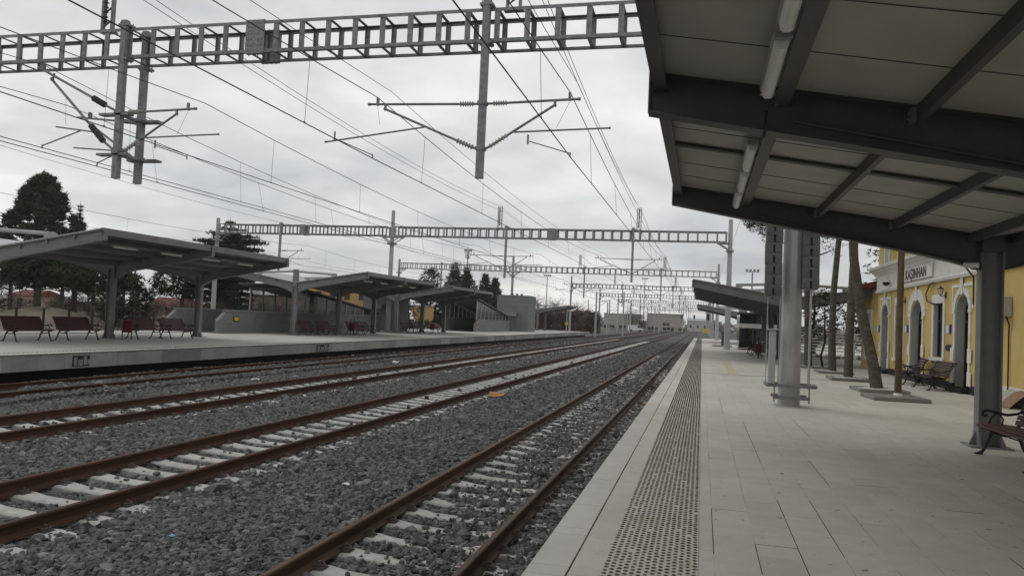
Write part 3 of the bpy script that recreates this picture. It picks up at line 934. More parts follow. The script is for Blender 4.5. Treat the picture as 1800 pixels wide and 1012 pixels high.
# ================================================================== CATENARY PORTALS
TRZ0, TRZ1 = 8.34, 9.18
def truss_mb(x0, x1, y, detail=True):
    mb = MB(); w = .085
    for yy in (y, y + .8):
        for z in (TRZ0 + w / 2, TRZ1 - w / 2):
            sg = 1 if yy == y else -1
            mb.box(x0, x1, yy - .006, yy + .006, z - w / 2, z + w / 2)                       # angle: upright leg
            zf = z - w / 2 if z < 8.7 else z + w / 2
            mb.box(x0, x1, min(yy + sg * .0065, yy + sg * w), max(yy + sg * .0065, yy + sg * w), zf - .006, zf + .006)
    nb = int(round((x1 - x0) / .75)); st = (x1 - x0) / nb
    for i in range(nb + 1):
        x = min(max(x0 + i * st, x0 + .07), x1 - .07)
        for yy, sg in ((y, 1), (y + .8, -1)):
            mb.box(x - .065, x + .065, min(yy + sg * .007, yy + sg * .02), max(yy + sg * .007, yy + sg * .02), TRZ0 + .03, TRZ1 - .03)
            if detail:
                mb.box(x - .065, x - .055, min(yy + sg * .0205, yy + sg * .06), max(yy + sg * .0205, yy + sg * .06), TRZ0 + .03, TRZ1 - .03)
                mb.box(x + .055, x + .065, min(yy + sg * .0205, yy + sg * .06), max(yy + sg * .0205, yy + sg * .06), TRZ0 + .03, TRZ1 - .03)
        for z in (TRZ0 + .012, TRZ1 - .026):
            mb.box(x - .045, x + .045, y + .022, y + .778, z, z + .014)
    return mb
def splice_mb(x, y, face):
    mb = MB()
    for yy, s in ((y - .0075, -1),) if face == 0 else ((y + .8075, 1),):
        mb.box(x - .28, x + .28, min(yy, yy + s * .014), max(yy, yy + s * .014), TRZ0 - .03, TRZ1 + .03)
        for bx in (-.2, -.1, .1, .2):
            for bz in (.08, .22, .38, .54, .70, .82):
                mb.tube((x + bx, yy, TRZ0 + bz - .03), (x + bx, yy + s * .035, TRZ0 + bz - .03), .016, 6)
    for z, s in ((TRZ0 - .008, -1), (TRZ1 + .008, 1)):
        for ya_, yb_ in ((y - .0075, y + .12),) if face == 0 else ((y + .68, y + .8075),):
            mb.box(x - .28, x + .28, ya_, yb_, min(z, z + s * .014), max(z, z + s * .014))
        for bx in (-.2, -.07, .07, .2):
            for by in (.06,) if face == 0 else (.74,):
                mb.tube((x + bx, y + by, z), (x + bx, y + by, z + s * .06), .016, 6)
    return mb
def pole_mb(x, y, ztop, zb=0.0, r0=.232, r1=.16):
    mb = MB()
    mb.lathe([(r0 + .06, zb), (r0 + .06, zb + .02), (r0, zb + .021), (r1, ztop - .02), (r1 * .7, ztop)], (x, y, 0), 10)
    return mb
def cantilever(parent, xt, y, s, m='galvanised', ins='insulator_ceramic', long_top=True):
    """hinged cantilever on a drop post at xt; s = +1 reaches to +x"""
    X = lambda d: xt + s * d
    if s > 0:
        top, tz, st, reg0, reg1, rz1, sd0, sd1 = 2.32, 6.87, 1.75, .80, 3.07, 6.17, 1.15, 2.19
    else:
        top, tz, st, reg0, reg1, rz1, sd0, sd1 = 2.96, 6.87, 2.53, 1.50, 4.12, 5.93, 3.9, 2.82
    mb = MB()
    mb.tube((X(.58), y, 6.82), (X(top), y, tz), .030, 10)
    mb.tube((X(top), y, tz), (X(top + .06), y, tz), .038, 10)
    zs = lambda d: 5.70 + (6.73 - 5.70) * (d - .1) / (st - .1)
    mb.tube((X(.62), y, zs(.62)), (X(st), y, 6.73), .030, 10)
    mb.tube((X(st), y, 6.73), (X(st + .05), y, 6.76), .038, 10)
    zr = 6.0 + .08
    mb.tube((X(reg0), y, zs(reg0) - .03), (X(reg1), y, rz1), .022, 8)
    mb.tube((X(reg1), y, rz1), (X(reg1 + .04), y, rz1), .03, 8)
    mb.tube((X(sd0), y, zs(reg0) - .10), (X(sd0), y, zs(reg0) - .32), .025, 6)
    mb.tube((X(sd0 + .04), y - .02, zs(reg0) - .26), (X(sd1), y - .02, 5.575), .014, 6)
    mb.tube((X(sd1), y - .02, 5.60), (X(sd1), y - .02, 5.50), .018, 6)
    mb.tube((X(st + .02), y, 6.70), (X(st + .02), y, 6.84), .035, 6)
    cl = top - .2
    mb.box(min(X(cl) - .03, X(cl) + .03), max(X(cl) - .03, X(cl) + .03), y - .03, y + .03, 6.83, 7.03)
    mb.tube((X(cl), y, 6.8), (X(reg0 + (reg1 - reg0) * .45), y, zs(reg0) + .05), .005, 4)
    mb.tube((X(.09), y, 6.81), (X(.26), y, 6.815), .03, 8)
    mb.tube((X(.09), y, 5.70), (X(.22), y, zs(.22)), .03, 8)
    c = mb.build('cantilever', m, parent, smooth=True)
    ib = MB(); ib.ribbed((X(.24), y, 6.815), (X(.60), y, 6.82), .035, .068, 6); ib.build('insulator', ins, c, smooth=True)
    ib = MB(); ib.ribbed((X(.20), y, zs(.20)), (X(.64), y, zs(.64)), .035, .068, 6); ib.build('insulator', ins, c, smooth=True)
    return c
def drop_post(parent, x, y, m):
    mb = MB()
    mb.box(x - .085, x + .085, y - .13, y + .03, 4.98, 9.36)
    for z in (5.70, 6.81):
        mb.box(x - .11, x + .11, y - .155, y + .055, z - .045, z + .045)
    for z in (TRZ0 - .05, TRZ1 + .05):
        mb.box(x - .16, x + .16, y - .14, y + .16, z - .03, z + .03)
        for bx in (-.12, .12):
            for by in (-.1, .1):
                mb.tube((x + bx, y + by, z - .08), (x + bx, y + by, z + .09), .014, 6)
    return mb.build('drop_post', m, parent)
def feeder_mast(parent, x, y, m):
    """short lattice mast standing on the truss with stacked insulators"""
    f = MB()
    for dx_ in (-.16, .16):
        f.box(x + dx_ - .03, x + dx_ + .03, y + .1, y + .22, TRZ1 + .01, 11.0)
    for z in np.arange(9.35, 11.0, .38):
        f.bar((x - .16, y + .16, z), (x + .16, y + .16, z + .22), .05, .02)
    f.box(x - .25, x + .25, y + .02, y + .3, TRZ1 + .011, TRZ1 + .05)
    o = f.build('feeder_mast', m, parent)
    ib = MB(); ib.ribbed((x, y + .05, 9.4), (x, y + .05, 10.9), .04, .075, 11); ib.build('insulator', 'insulator_polymer', o, smooth=True)
    return o
PORT_Y = [17.7, 61.9, 106, 150, 194, 238, 282, 326, 370]
for i, Y in enumerate(PORT_Y):
    ordn = ['nearest', 'second', 'third', 'fourth', 'fifth', 'sixth', 'seventh', 'eighth', 'ninth'][i]
    lab = {0: 'nearest galvanised catenary portal, its beam crossing the top of the picture',
           1: 'second catenary portal, its long beam seen whole above the far canopies',
           2: 'third catenary portal, its beam just above the third far canopy'}.get(i, f'{ordn} catenary portal along the line, small in the distance')
    t = thing('catenary_portal', lab, 'catenary portal', (0, 0, 0), 'catenary portals over the tracks')
    near = i < 2
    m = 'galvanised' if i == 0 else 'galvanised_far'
    xl = -43.5 if i < 3 else -25.2
    # the beam has a gap at the middle pole
    if i < 3:
        truss_mb(xl, -26.85, Y, near).build('truss_beam', m, t)
        truss_mb(-26.15, 1.68, Y, near).build('truss_beam', m, t)
    else:
        truss_mb(xl, 1.68, Y, False).build('truss_beam', m, t)
    if near:
        for x in ((-11.7,) if i == 0 else (-12.3, -35.0)):
            if True:
                splice_mb(x, Y, 0).build('splice_plate', m, t); splice_mb(x, Y, 1).build('splice_plate', m, t)
    for x, zt_, zb in ((1.92, 10.2, 0.0), (-26.5 if i < 3 else -25.4, 10.6, 0.0 if i < 3 else -.8), (-43.9, 9.75, -.8)):
        if x < -40 and i > 2: continue
        pole_mb(x, Y + .4, zt_, zb if i < 3 else -.8).build('pole', 'pole_steel', t)
        mb = MB()
        for sgn in ((-1,) if x > 0 else ((1, -1) if -30 < x < 0 and i < 3 else (1,))):
            for yy in (Y + .02, Y + .78):
                mb.bar((x, yy, TRZ0 - .06), (x + sgn * 1.0, yy, TRZ0 - .06), .07, .09)
                mb.bar((x, yy, TRZ0 - .62), (x + sgn * .85, yy, TRZ0 - .10), .06, .07)
        mb.box(x - .28, x + .28, Y - .05, Y + .85, TRZ0 - .72, TRZ0 - .58)
        mb.build('pole_bracket', m, t)
    posts = ([(-5.33, 0, (1, -1)), (-15.7, 0, (1, -1))] if i == 0 else [(-5.6, 0, (1, -1)), (-16.1, 0, (1, -1)), (-37.1, 0, (1,))])
    if i >= 3: posts = [(-5.6, 0, (1, -1)), (-15.2, 0, (1, -1))]
    for x, dyy, sides in posts:
        drop_post(t, x, Y - .03, m)
        for s in sides:
            if i == 0 and x < -10 and s < 0:
                continue
            if i < 5:
                cantilever(t, x, Y - .03, s, m)
        if i == 0 and x < -10:
            drop_post(t, x, Y + .80, m)
            for z in (5.64, 6.75):
                mb = MB(); mb.box(x - .62, x + .34, Y - .16, Y + .06, z - .03, z + .03); mb.box(x - .34, x + .62, Y + .66, Y + .94, z - .03, z + .03); mb.box(x - .1, x + .1, Y + .059, Y + .661, z - .02, z + .02)
                mb.build('post_plate', m, t)
            # two longer arms with dark polymer insulators
            mb = MB(); y_ = Y - .05
            mb.tube((x - .93, y_, 7.24), (-18.5, y_, 8.14), .036, 10); mb.tube((-18.5, y_, 8.14), (-18.56, y_, 8.16), .05, 8); mb.tube((x - .1, y_, 6.84), (x - .52, y_, 7.03), .035, 8)
            mb.tube((x - .95, y_, 6.47), (-18.05, y_, 7.78), .036, 10); mb.tube((-18.05, y_, 7.78), (-18.08, y_, 7.85), .05, 8); mb.tube((x - .1, y_, 5.74), (x - .5, y_, 6.02), .035, 8)
            mb.tube((-18.05, y_, 7.8), (-18.0, y_, 7.98), .03, 6); mb.tube((-17.55, y_, 7.3), (-17.5, y_, 6.5), .006, 4)
            mb.tube((-17.82, y_, 6.45), (-16.5, y_, 6.28), .022, 8); mb.tube((-17.0, y_, 6.32), (-18.25, y_, 5.92), .02, 8); mb.tube((-18.25, y_, 5.95), (-18.25, y_, 5.84), .02, 6)
            mb.box(-18.42, -18.34, y_ - .04, y_ + .04, 8.10, 8.26)
            c = mb.build('cantilever', m, t, smooth=True)
            for a, b in (((x - .52, y_, 7.03), (x - .93, y_, 7.24)), ((x - .5, y_, 6.02), (x - .95, y_, 6.47))):
                ib = MB(); ib.ribbed(a, b, .075, .09, 9); ib.build('insulator', 'insulator_polymer', c, smooth=True)
            mb = MB(); y_ = Y + .80
            mb.tube((x - .1, y_, 6.75), (-17.95, y_, 6.95), .03, 10); mb.tube((x - .1, y_, 5.66), (-17.6, y_, 6.82), .03, 10)
            mb.tube((-18.0, y_, 6.05), (-16.5, y_, 5.95), .022, 8); mb.tube((-16.4, y_, 5.9), (-17.15, y_, 5.6), .018, 8); mb.tube((-17.15, y_, 5.62), (-17.15, y_, 5.5), .02, 6)
            mb.box(-17.54, -17.46, y_ - .04, y_ + .04, 6.9, 7.08)
            c = mb.build('cantilever', m, t, smooth=True)
            ib = MB(); ib.ribbed((x - .25, y_, 6.765), (x - .62, y_, 6.805), .04, .07, 6); ib.build('insulator', 'insulator_ceramic', c, smooth=True)
    for x in ((-4.75, -16.6) if i == 0 else (-5.2, -16.8)):
        if i < 6: feeder_mast(t, x, Y + .1, m)

# ================================================================== OVERHEAD WIRES
SUP = [-26.4] + PORT_Y
def wires(label, contact, mess, dropper=True, msag=.62, y1=370, grp='overhead lines above the tracks'):
    """contact and messenger: functions i -> (x, z) at support i"""
    t = thing('overhead_line', label, 'overhead wire', (0, 0, 0), grp)
    cw, mw = MB(), MB()
    pc, pm, dr = [], [], []
    for i in range(len(SUP) - 1):
        if SUP[i] >= y1: break
        a, b = SUP[i] - .05, SUP[i + 1] - .05
        (cx0, cz0), (cx1, cz1) = contact(i), contact(i + 1)
        (mx0, mz0), (mx1, mz1) = mess(i), mess(i + 1)
        n_ = 14 if i < 3 else 6
        for k in range(n_ + (1 if SUP[i + 1] >= y1 else 0)):
            q = k / n_; y = a + (b - a) * q
            pc.append((cx0 + (cx1 - cx0) * q, y, cz0 + (cz1 - cz0) * q))
            pm.append((mx0 + (mx1 - mx0) * q, y, mz0 + (mz1 - mz0) * q - msag * 4 * q * (1 - q)))
        if dropper and i < 4:
            for k in range(7):
                q = (k + .55) / 7.1
                y = a + (b - a) * q
                z0 = cz0 + (cz1 - cz0) * q; z1 = mz0 + (mz1 - mz0) * q - msag * 4 * q * (1 - q)
                dr.append(((cx0 + (cx1 - cx0) * q, y, z0), (mx0 + (mx1 - mx0) * q, y, z1)))
    cw.path(pc, .0125, 5); cw.build('contact_wire', 'wire', t, smooth=True)
    mw.path(pm, .011, 5); mw.build('messenger_wire', 'wire', t, smooth=True)
    for a, b in dr:
        d = MB(); d.tube(a, b, .0055, 4)
        d.tube((a[0], a[1] - .03, a[2] + .02), (a[0], a[1] + .03, a[2] + .02), .012, 5); d.tube((b[0], b[1] - .03, b[2]), (b[0], b[1] + .03, b[2]), .013, 5)
        d.build('dropper', 'wire', t)
    return t
zig = lambda x, a: (lambda i: (x + (a if i % 2 else -a), 5.50))
msg = lambda x, a: (lambda i: (x + (a if i % 2 else -a), 7.03))
wires('overhead wires of the track beside the near platform', lambda i: (-3.14 if i == 1 else -3.14 + (.25 if i % 2 == 0 else 0), 5.50), lambda i: (-3.20, 7.03))
wires('overhead wires of the second track from the near platform', lambda i: (-8.16 + (.3 if i % 2 == 0 else 0), 5.50), lambda i: (-8.09, 7.03))
wires('overhead wires of the third track from the near platform', lambda i: (-13.1 + (.3 if i % 2 == 0 else 0), 5.50), lambda i: (-13.05, 7.0))
wires('overhead wires of the half buried track beside the far platform', lambda i: (-17.15 - (.3 if i % 2 == 0 else 0), 5.50), lambda i: (-17.5, 7.05))
wires('higher overhead wires along the far platform edge on the long sloping arm', lambda i: (-18.25, 5.86 + .0 * i), lambda i: (-18.38, 8.22 if i == 1 else 7.6), msag=.9)
wires('overhead wires over the track behind the far platform', lambda i: (-34.4, 5.50), lambda i: (-34.3, 7.3), y1=200)
wires('low pair of overhead wires beyond the far platform fence', lambda i: (-40.0, 5.50), lambda i: (-40.2, 7.1), y1=200)
def single(label, f, r=.011, y1=326):
    mb = MB(); pts = []
    for i in range(len(SUP) - 1):
        if SUP[i] >= y1: break
        a, b = SUP[i], SUP[i + 1]
        (x0, z0), (x1, z1) = f(i), f(i + 1)
        n_ = 12 if i < 3 else 6
        for k in range(n_):
            q = k / n_
            pts.append((x0 + (x1 - x0) * q, a + (b - a) * q + .1, z0 + (z1 - z0) * q - .55 * 4 * q * (1 - q)))
    mb.path(pts, r, 5)
    tag(mb.build('feeder_wire', 'wire', smooth=True), label, 'overhead wire', 'feeder wires on the portal tops')
single('feeder wire running over the insulator masts above the near two tracks', lambda i: (-4.75 if i < 2 else -5.2, 11.0))
single('second feeder wire beside the near masts, slightly lower', lambda i: (-4.4 if i < 2 else -4.9, 10.55))
single('feeder wire running over the insulator masts above the far two tracks', lambda i: (-16.6 if i < 2 else -16.8, 11.0))
single('second feeder wire beside the far masts, slightly lower', lambda i: (-16.25 if i < 2 else -16.4, 10.55))
single('thin return wire clamped along the near portal poles', lambda i: (1.55, 7.2), .007)
single('return wire along the middle poles behind the far platform', lambda i: (-26.2, 7.6), .008)
single('spare messenger wire just left of the near track wires', lambda i: (-3.05, 7.28), .007)
single('spare messenger wire just right of the second track wires', lambda i: (-7.8, 7.22), .007)

# ================================================================== TENSION WEIGHTS ON THE NEAR POLE
def weights(lab, x0, x1, z0, y):
    t = thing('tension_weight', lab, 'counterweight', ((x0 + x1) / 2, y, z0), 'iron counterweight stacks on the near pole')
    w = (x1 - x0) / 2
    for k in range(8):
        mb = MB(); a = k * .235; j = random.uniform(-.008, .008)
        g = .022
        mb.box(-w + j, -g + j, -.15, .15, a, a + .232); mb.box(g + j, w + j, -.15, .15, a, a + .232); mb.box(-g + j, g + j, -.06, .15, a, a + .232); mb.box(-g + j, g + j, -.149, -.06, a + .16, a + .232)
        mb.build('iron_block', 'weight_iron', t, bevel=.006)
    mb = MB(); mb.tube((0, -.02, -.10), (0, -.02, 2.6), .02, 8); mb.box(-w * .9, w * .9, -.12, .12, -.03, -.002); mb.build('hanger_rod', 'galvanised', t)
    return t
weights('left stack of slotted grey iron blocks hanging beside the tall round pole', 1.31, 1.66, 2.42, 17.85)
weights('right stack of slotted grey iron blocks hanging beside the tall round pole', 2.08, 2.43, 2.60, 17.85)
t = thing('weight_guide', 'galvanised guide frame clamped round the foot of the tall pole', 'guide frame', (1.92, 18.1, 0))
mb = MB()
for z in (.20, .46):
    mb.box(-.50 if z > .3 else -.36, .52 if z > .3 else .40, -.33, -.27, z - .035, z + .035); mb.box(-.50 if z > .3 else -.36, .52 if z > .3 else .40, .27, .33, z - .035, z + .035)
for x in (-.48, .50):
    mb.box(x - .04, x + .04, -.36, .33, .43, .49)
for x in (-.34, .38):
    mb.box(x - .012, x + .012, -.34, -.28, .10, .46)
for x in (-.46, -.3, .34, .48):
    mb.tube((x, -.40, .46), (x, -.25, .46), .022, 6); mb.tube((x, -.30, .42), (x, -.30, .53), .012, 6)
for x in (-.27, .30):
    mb.tube((x, -.39, .20), (x, -.25, .20), .03, 6)
mb.build('clamp_frame', 'galvanised', t)
mb = MB(); mb.box(-.48, -.34, -.37, -.24, .50, 1.66); mb.box(-.53, -.29, -.42, -.2, 1.66, 1.69); mb.build('guide_tube', 'pole_steel', t, bevel=.01)
mb = MB(); mb.tube((.36, -.30, .50), (.36, -.30, 2.6), .026, 8); mb.tube((-.53, -.3, .5), (-.53, -.3, 2.5), .010, 6); mb.tube((-.27, -.3, .5), (-.27, -.3, 2.5), .010, 6); mb.build('guide_rod', 'pole_steel', t)
# ================================================================== STATION BUILDING
FX = 7.86
bl = thing('station_building', 'yellow plastered station building with white trim and arched doorways', 'building', (FX, 32, 0))
def bb(mb, name, m, parent=bl, **k):
    o = mb.build(name, m, parent, **k)
    if parent is bl: pass
    return o
def L(y): return y - 32.0
D = .28     # depth of the door and window recesses
# openings: (y0, y1, z0, ztop, arched)
OP = [(36.35, 37.62, .0, 2.98, True), (33.85, 35.05, .78, 2.95, False), (31.05, 32.65, .0, 3.0, True), (28.55, 29.62, 1.0, 2.84, False), (25.95, 27.25, .0, 3.02, True)]
ED = sorted(OP)
wl_ = MB()
y_prev = 11.0
ZT = 3.62
for (a, b, z0, zt_, arch) in ED:
    wl_.box(0, D, L(y_prev), L(a), 0, ZT)
    if z0 > 0: wl_.box(0, D, L(a), L(b), 0, z0)
    if not arch:
        wl_.box(0, D, L(a), L(b), zt_, ZT)
    else:
        c = (a + b) / 2; r = (b - a) / 2; zs = zt_ - r * .85; n = 14
        for k in range(n):
            t0, t1 = math.pi * k / n, math.pi * (k + 1) / n
            ya, yb = c - r * math.cos(t0), c - r * math.cos(t1)
            za, zb = zs + r * .85 * math.sin(t0), zs + r * .85 * math.sin(t1)
            wl_.prism([(L(ya), za), (L(yb), zb), (L(yb), ZT), (L(ya), ZT)], 'x', 0, D)
    y_prev = b
wl_.box(0, D, L(y_prev), L(38.55), 0, ZT)
wl_.box(.02, 8, L(38.30), L(38.55), 0, 9.6); wl_.box(D + .02, 8, L(10.6), L(38.25), 3.3, ZT)
wl_.box(-.002, D, L(11.0), L(38.55), 4.62, 9.6)
bb(wl_, 'wall', 'yellow_plaster')
mb = MB(); mb.box(D + .9, D + 1.0, L(11), L(38.2), 0, 9.4); bb(mb, 'inner_wall', 'plinth_and_shade_black')
# near part of the wall: white dado
mb = MB(); mb.box(-.03, -.002, L(11.0), L(24.9), .0, .46); bb(mb, 'white_dado', 'white_plaster')
mb = MB(); 
for a, b in ((24.9, 25.95), (27.25, 31.05), (32.65, 36.35), (37.62, 38.56)): mb.box(-.035, -.002, L(a), L(b), 0, .26)
bb(mb, 'plinth', 'plinth_and_shade_black')
# sign band and cornice profile swept along the facade
def sweep(name, prof, m, y0=10.5, y1=38.9):
    mb = MB(); mb.prism([(-q[0], q[1]) for q in prof], 'y', L(y0), L(y1)); return bb(mb, name, m)
sweep('sign_band', [(-D, 3.621), (.06, 3.621), (.06, 4.36), (-D, 4.36)], 'white_plaster', 11, 38.6)
sweep('lower_moulding', [(.061, 3.56), (.10, 3.58), (.13, 3.66), (.09, 3.68), (.061, 3.72)], 'white_plaster', 11, 38.7)
sweep('cornice', [(-D, 4.361), (.09, 4.361), (.12, 4.44), (.22, 4.50), (.25, 4.56), (.36, 4.60), (.38, 4.70), (.30, 4.75), (-.0, 4.80), (-D, 4.80)], 'white_plaster', 11, 38.95)
# trims
TR = MB()
def trim_rect(a, b, z0, z1, w=.22, p=.035, top=.3):
    TR.box(-p, -.003, L(a - w), L(a), z0 - .0, z1 + top); TR.box(-p, -.003, L(b), L(b + w), z0, z1 + top); TR.box(-p, -.003, L(a), L(b), z1, z1 + top)
def quoin(yc, zc, w=.34, h=.42): TR.box(-.055, -.0365, L(yc - w / 2), L(yc + w / 2), zc - h / 2, zc + h / 2)
for (a, b, z0, zt_, arch) in ED:
    c = (a + b) / 2; r = (b - a) / 2
    if arch:
        zs = zt_ - r * .85
        for yy, s in ((a, -1), (b, 1)):
            TR.box(-.035, -.003, min(L(yy), L(yy + s * .17)), max(L(yy), L(yy + s * .17)), .05, zs)
            for zc in (.45, 1.15): quoin(yy + s * .17, zc)
            TR.box(-.06, -.003, min(L(yy), L(yy + s * .24)), max(L(yy), L(yy + s * .24)), zs + .001, zs + .09)      # impost
            hz = zt_ + .36
            if abs(c - 31.85) > .5:
                TR.box(-.03, -.003, min(L(yy + s * .24), L(yy + s * .36)), max(L(yy + s * .24), L(yy + s * .36)), zs + .1, hz - .101)
        n = 13; ro = r + .2
        for k in range(n):
            t0, t1 = math.pi * k / n + .012, math.pi * (k + 1) / n - .012
            q = []
            out = ro + (.22 if abs(c - 31.85) < .5 else .0)
            for t_ in (t0, t1): q.append((L(c - r * math.cos(t_)), zs + .09 + r * .83 * math.sin(t_)))
            for t_ in (t1, t0): q.append((L(c - out * math.cos(t_)), zs + .09 + out * .85 * math.sin(t_)))
            TR.prism(q, 'x', -.045, -.003)
        if abs(c - 31.85) > .5:
            TR.box(-.03, -.003, L(a - .36), L(b + .36), hz - .10, hz)
        TR.box(-.062, -.046, L(c - .12), L(c + .12), zt_ + .02, 3.56)
    else:
        trim_rect(a, b, z0 - .02, zt_, .20, .035, .30)
        TR.box(-.09, -.003, L(a - .28), L(b + .28), z0 - .14, z0 - .021)
bb(TR, 'trim', 'white_plaster')
# door and window leaves at the back of the recess, grey reveals at the sides
for i, (a, b, z0, zt_, arch) in enumerate(ED):
    mb = MB()
    DD = D if arch else .17
    mb.box(.01, DD - .05, L(b) - .012, L(b) - .002, z0 + .02, zt_ - (b - a) * .42 if arch else zt_ - .02)
    bb(mb, 'reveal', 'door_grey')
    mb = MB()
    mb.box(.01, DD - .05, L(a) + .002, L(a) + .012, z0 + .02, zt_ - (b - a) * .42 if arch else zt_ - .02)
    bb(mb, 'reveal', 'door_grey')
    if arch:
        c = (a + b) / 2; r = (b - a) / 2; zs = zt_ - r * .85; n = 14; mb = MB()
        for k in range(n):
            t0, t1 = math.pi * k / n, math.pi * (k + 1) / n; q = []
            for t_, f_ in ((t0, .998), (t1, .998), (t1, .985), (t0, .985)): q.append((L(c - r * f_ * math.cos(t_)), zs + r * .85 * f_ * math.sin(t_)))
            mb.prism(q, 'x', .004, D)
        bb(mb, 'arch_lining', 'door_grey')
        mb = MB(); mb.box(D + .02, D + .08, L(a), L(b), .05, 3.3)
        d = bb(mb, 'door', 'glass_dark')
        mb = MB()
        for yy in (a + .04, (a + b) / 2, b - .04): mb.box(D - .02, D + .019, L(yy) - .04, L(yy) + .04, .05, zt_)
        for z in (.12, 1.0, 2.2): mb.box(D - .015, D + .018, L(a), L(b), z - .05, z + .05)
        mb.build('door_frame', 'black_metal', d)
        mb = MB(); mb.box(-.25, D, L(a) - .1, L(b) + .1, .001, .14); bb(mb, 'doorstep', 'plinth_and_shade_black')
    else:
        mb = MB(); mb.box(.15, .19, L(a), L(b), z0, zt_)
        d = bb(mb, 'window', 'glass_dark')
        mb = MB()
        for yy in (a + .03, (a + b) / 2, b - .03): mb.box(.115, .148, L(yy) - .03, L(yy) + .03, z0, zt_)
        mb.box(.12, .147, L(a), L(b), z0 + 1.2, z0 + 1.26)
        mb.build('window_frame', 'black_metal', d)
        if not arch: 
            mb = MB(); mb.box(D + .061, D + .07, L(a), L(b), z0, zt_); 
# upper storey windows
for yc in (36.85, 34.3, 31.7, 29.0, 26.4, 20, 15):
    mb = MB(); mb.box(-.045, -.006, L(yc - .55), L(yc - .36), 4.81, 7.2); mb.box(-.045, -.006, L(yc + .36), L(yc + .55), 4.81, 7.2); mb.box(-.045, -.006, L(yc - .36), L(yc + .36), 7.0, 7.2)
    bb(mb, 'upper_window_trim', 'white_plaster')
    mb = MB(); mb.box(-.03, -.006, L(yc - .359), L(yc + .359), 4.82, 6.99); bb(mb, 'upper_window', 'door_grey')
mb = MB(); mb.prism([(-.7, 9.6), (4, 12.0), (9, 9.6)], 'y', L(10), L(39.3)); bb(mb, 'roof', 'roof_tile')
# low wing beyond
mb = MB(); mb.box(.15, 8, L(38.56), L(42.9), -.1, 3.9); mb.box(.11, .149, L(40.4), L(41.8), .6, 2.75)
wg = bb(mb, 'wing_wall', 'yellow_plaster')
mb = MB()
mb.box(.09, .148, L(40.25), L(40.5), .55, 2.9); mb.box(.09, .148, L(41.7), L(42.0), .55, 2.9); mb.box(.09, .148, L(40.5), L(41.7), 2.72, 2.9); mb.box(.06, .148, L(40.2), L(42.05), .4, .549)
bb(mb, 'wing_trim', 'white_plaster')
mb = MB(); mb.box(.10, .109, L(40.51), L(41.69), .56, 2.71); bb(mb, 'wing_window', 'door_grey')
mb = MB(); mb.prism([(-.75, 3.86), (-.75, 3.98), (4, 5.3), (9, 3.98), (9, 3.86)], 'y', L(38.97), L(43.5)); bb(mb, 'wing_roof', 'roof_tile')

# station name board
t = thing('station_sign', 'white name board reading KAŞINHAN in dark letters on the station facade', 'sign', (FX - .09, 31.6, 4.03))
mb = MB(); mb.box(-.012, .018, -2.05, 2.15, -.25, .25); mb.build('sign_board', 'white_plaster', t)
mb = MB(); mb.box(-.018, -.0125, -2.05, 2.15, -.25, -.225); mb.box(-.018, -.0125, -2.05, -2.02, -.25, .25); mb.build('sign_border', 'letter', t)
cu = bpy.data.curves.new('sign_text', 'FONT'); cu.body = 'KAŞINHAN'; cu.size = .50; cu.align_x = 'CENTER'; cu.align_y = 'CENTER'; cu.extrude = .006; cu.offset = .009; cu.space_character = 1.1
to = bpy.data.objects.new('tmp', cu); COL.objects.link(to)
bpy.context.view_layer.update()
me = bpy.data.meshes.new_from_object(to.evaluated_get(bpy.context.evaluated_depsgraph_get()))
bpy.data.objects.remove(to)
tx = bpy.data.objects.new('sign_letters', me); COL.objects.link(tx); tx.parent = t
me.materials.clear(); me.materials.append(MATS['letter'])
xs_ = [v.co.x for v in me.vertices]
sx = 2.85 / (max(xs_) - min(xs_))
tx.matrix_local = Matrix(((0, 0, -1, -.02), (-sx, 0, 0, .18), (0, 1.05, 0, .0), (0, 0, 0, 1)))
# wall lanterns
def lantern(lab, y, z):
    t = thing('wall_lantern', lab, 'lamp', (FX - .28, y, z), 'black lanterns on the station wall')
    mb = MB(); mb.lathe([(.03, .20), (.09, .165), (.185, .10), (.17, .085), (.02, .085)], n=6); mb.lathe([(.02, .2), (.03, .23), (.006, .28)], n=6); mb.lathe([(.07, -.20), (.085, -.17), (.05, -.165), (.02, -.23)], n=6)
    for k in range(6):
        a = k * math.pi / 3; mb.tube((.08 * math.cos(a), .08 * math.sin(a), -.17), (.145 * math.cos(a), .145 * math.sin(a), .09), .009, 5)
    mb.build('lantern_frame', 'black_metal', t)
    mb = MB(); mb.lathe([(.074, -.165), (.136, .084)], n=6); mb.build('lantern_glass', 'lamp_cover', t)
    mb = MB(); mb.path([(0, 0, -.22), (.06, 0, -.28), (.16, 0, -.27), (.23, 0, -.20)], .018, 6); mb.path([(.06, 0, -.28), (.12, 0, -.2), (.2, 0, -.15)], .012, 5); mb.box(.235, .278, -.05, .05, -.34, -.05); mb.build('lantern_bracket', 'black_metal', t); t.scale = (.62, .62, .68); t.location.x = FX - .28 * .62
    return t
lantern('black wall lantern between the square window and the nearest arched door', 28.3, 3.22)
lantern('black wall lantern above the brown pole, left of the middle arched door', 33.6, 3.2)
for y, lab in ((27.85, 'small white and blue plate left of the nearest arched door'), (33.2, 'small white and blue plate left of the middle arched door'), (38.2, 'small white and blue plate at the far corner of the station')):
    t = thing('door_plate', lab, 'sign', (FX - .02, y, 1.96), 'blue and white plates by the doors')
    mb = MB(); mb.box(-.015, .015, -.02, .25, -.13, .12); mb.build('white_panel', 'white_paint', t)
    mb = MB(); mb.box(-.02, .015, -.19, -.021, -.15, .15); mb.build('blue_panel', 'blue_paint', t)
t = thing('dome_camera', 'black dome camera on the white band left of the station name', 'camera', (FX - .22, 36.0, 3.95))
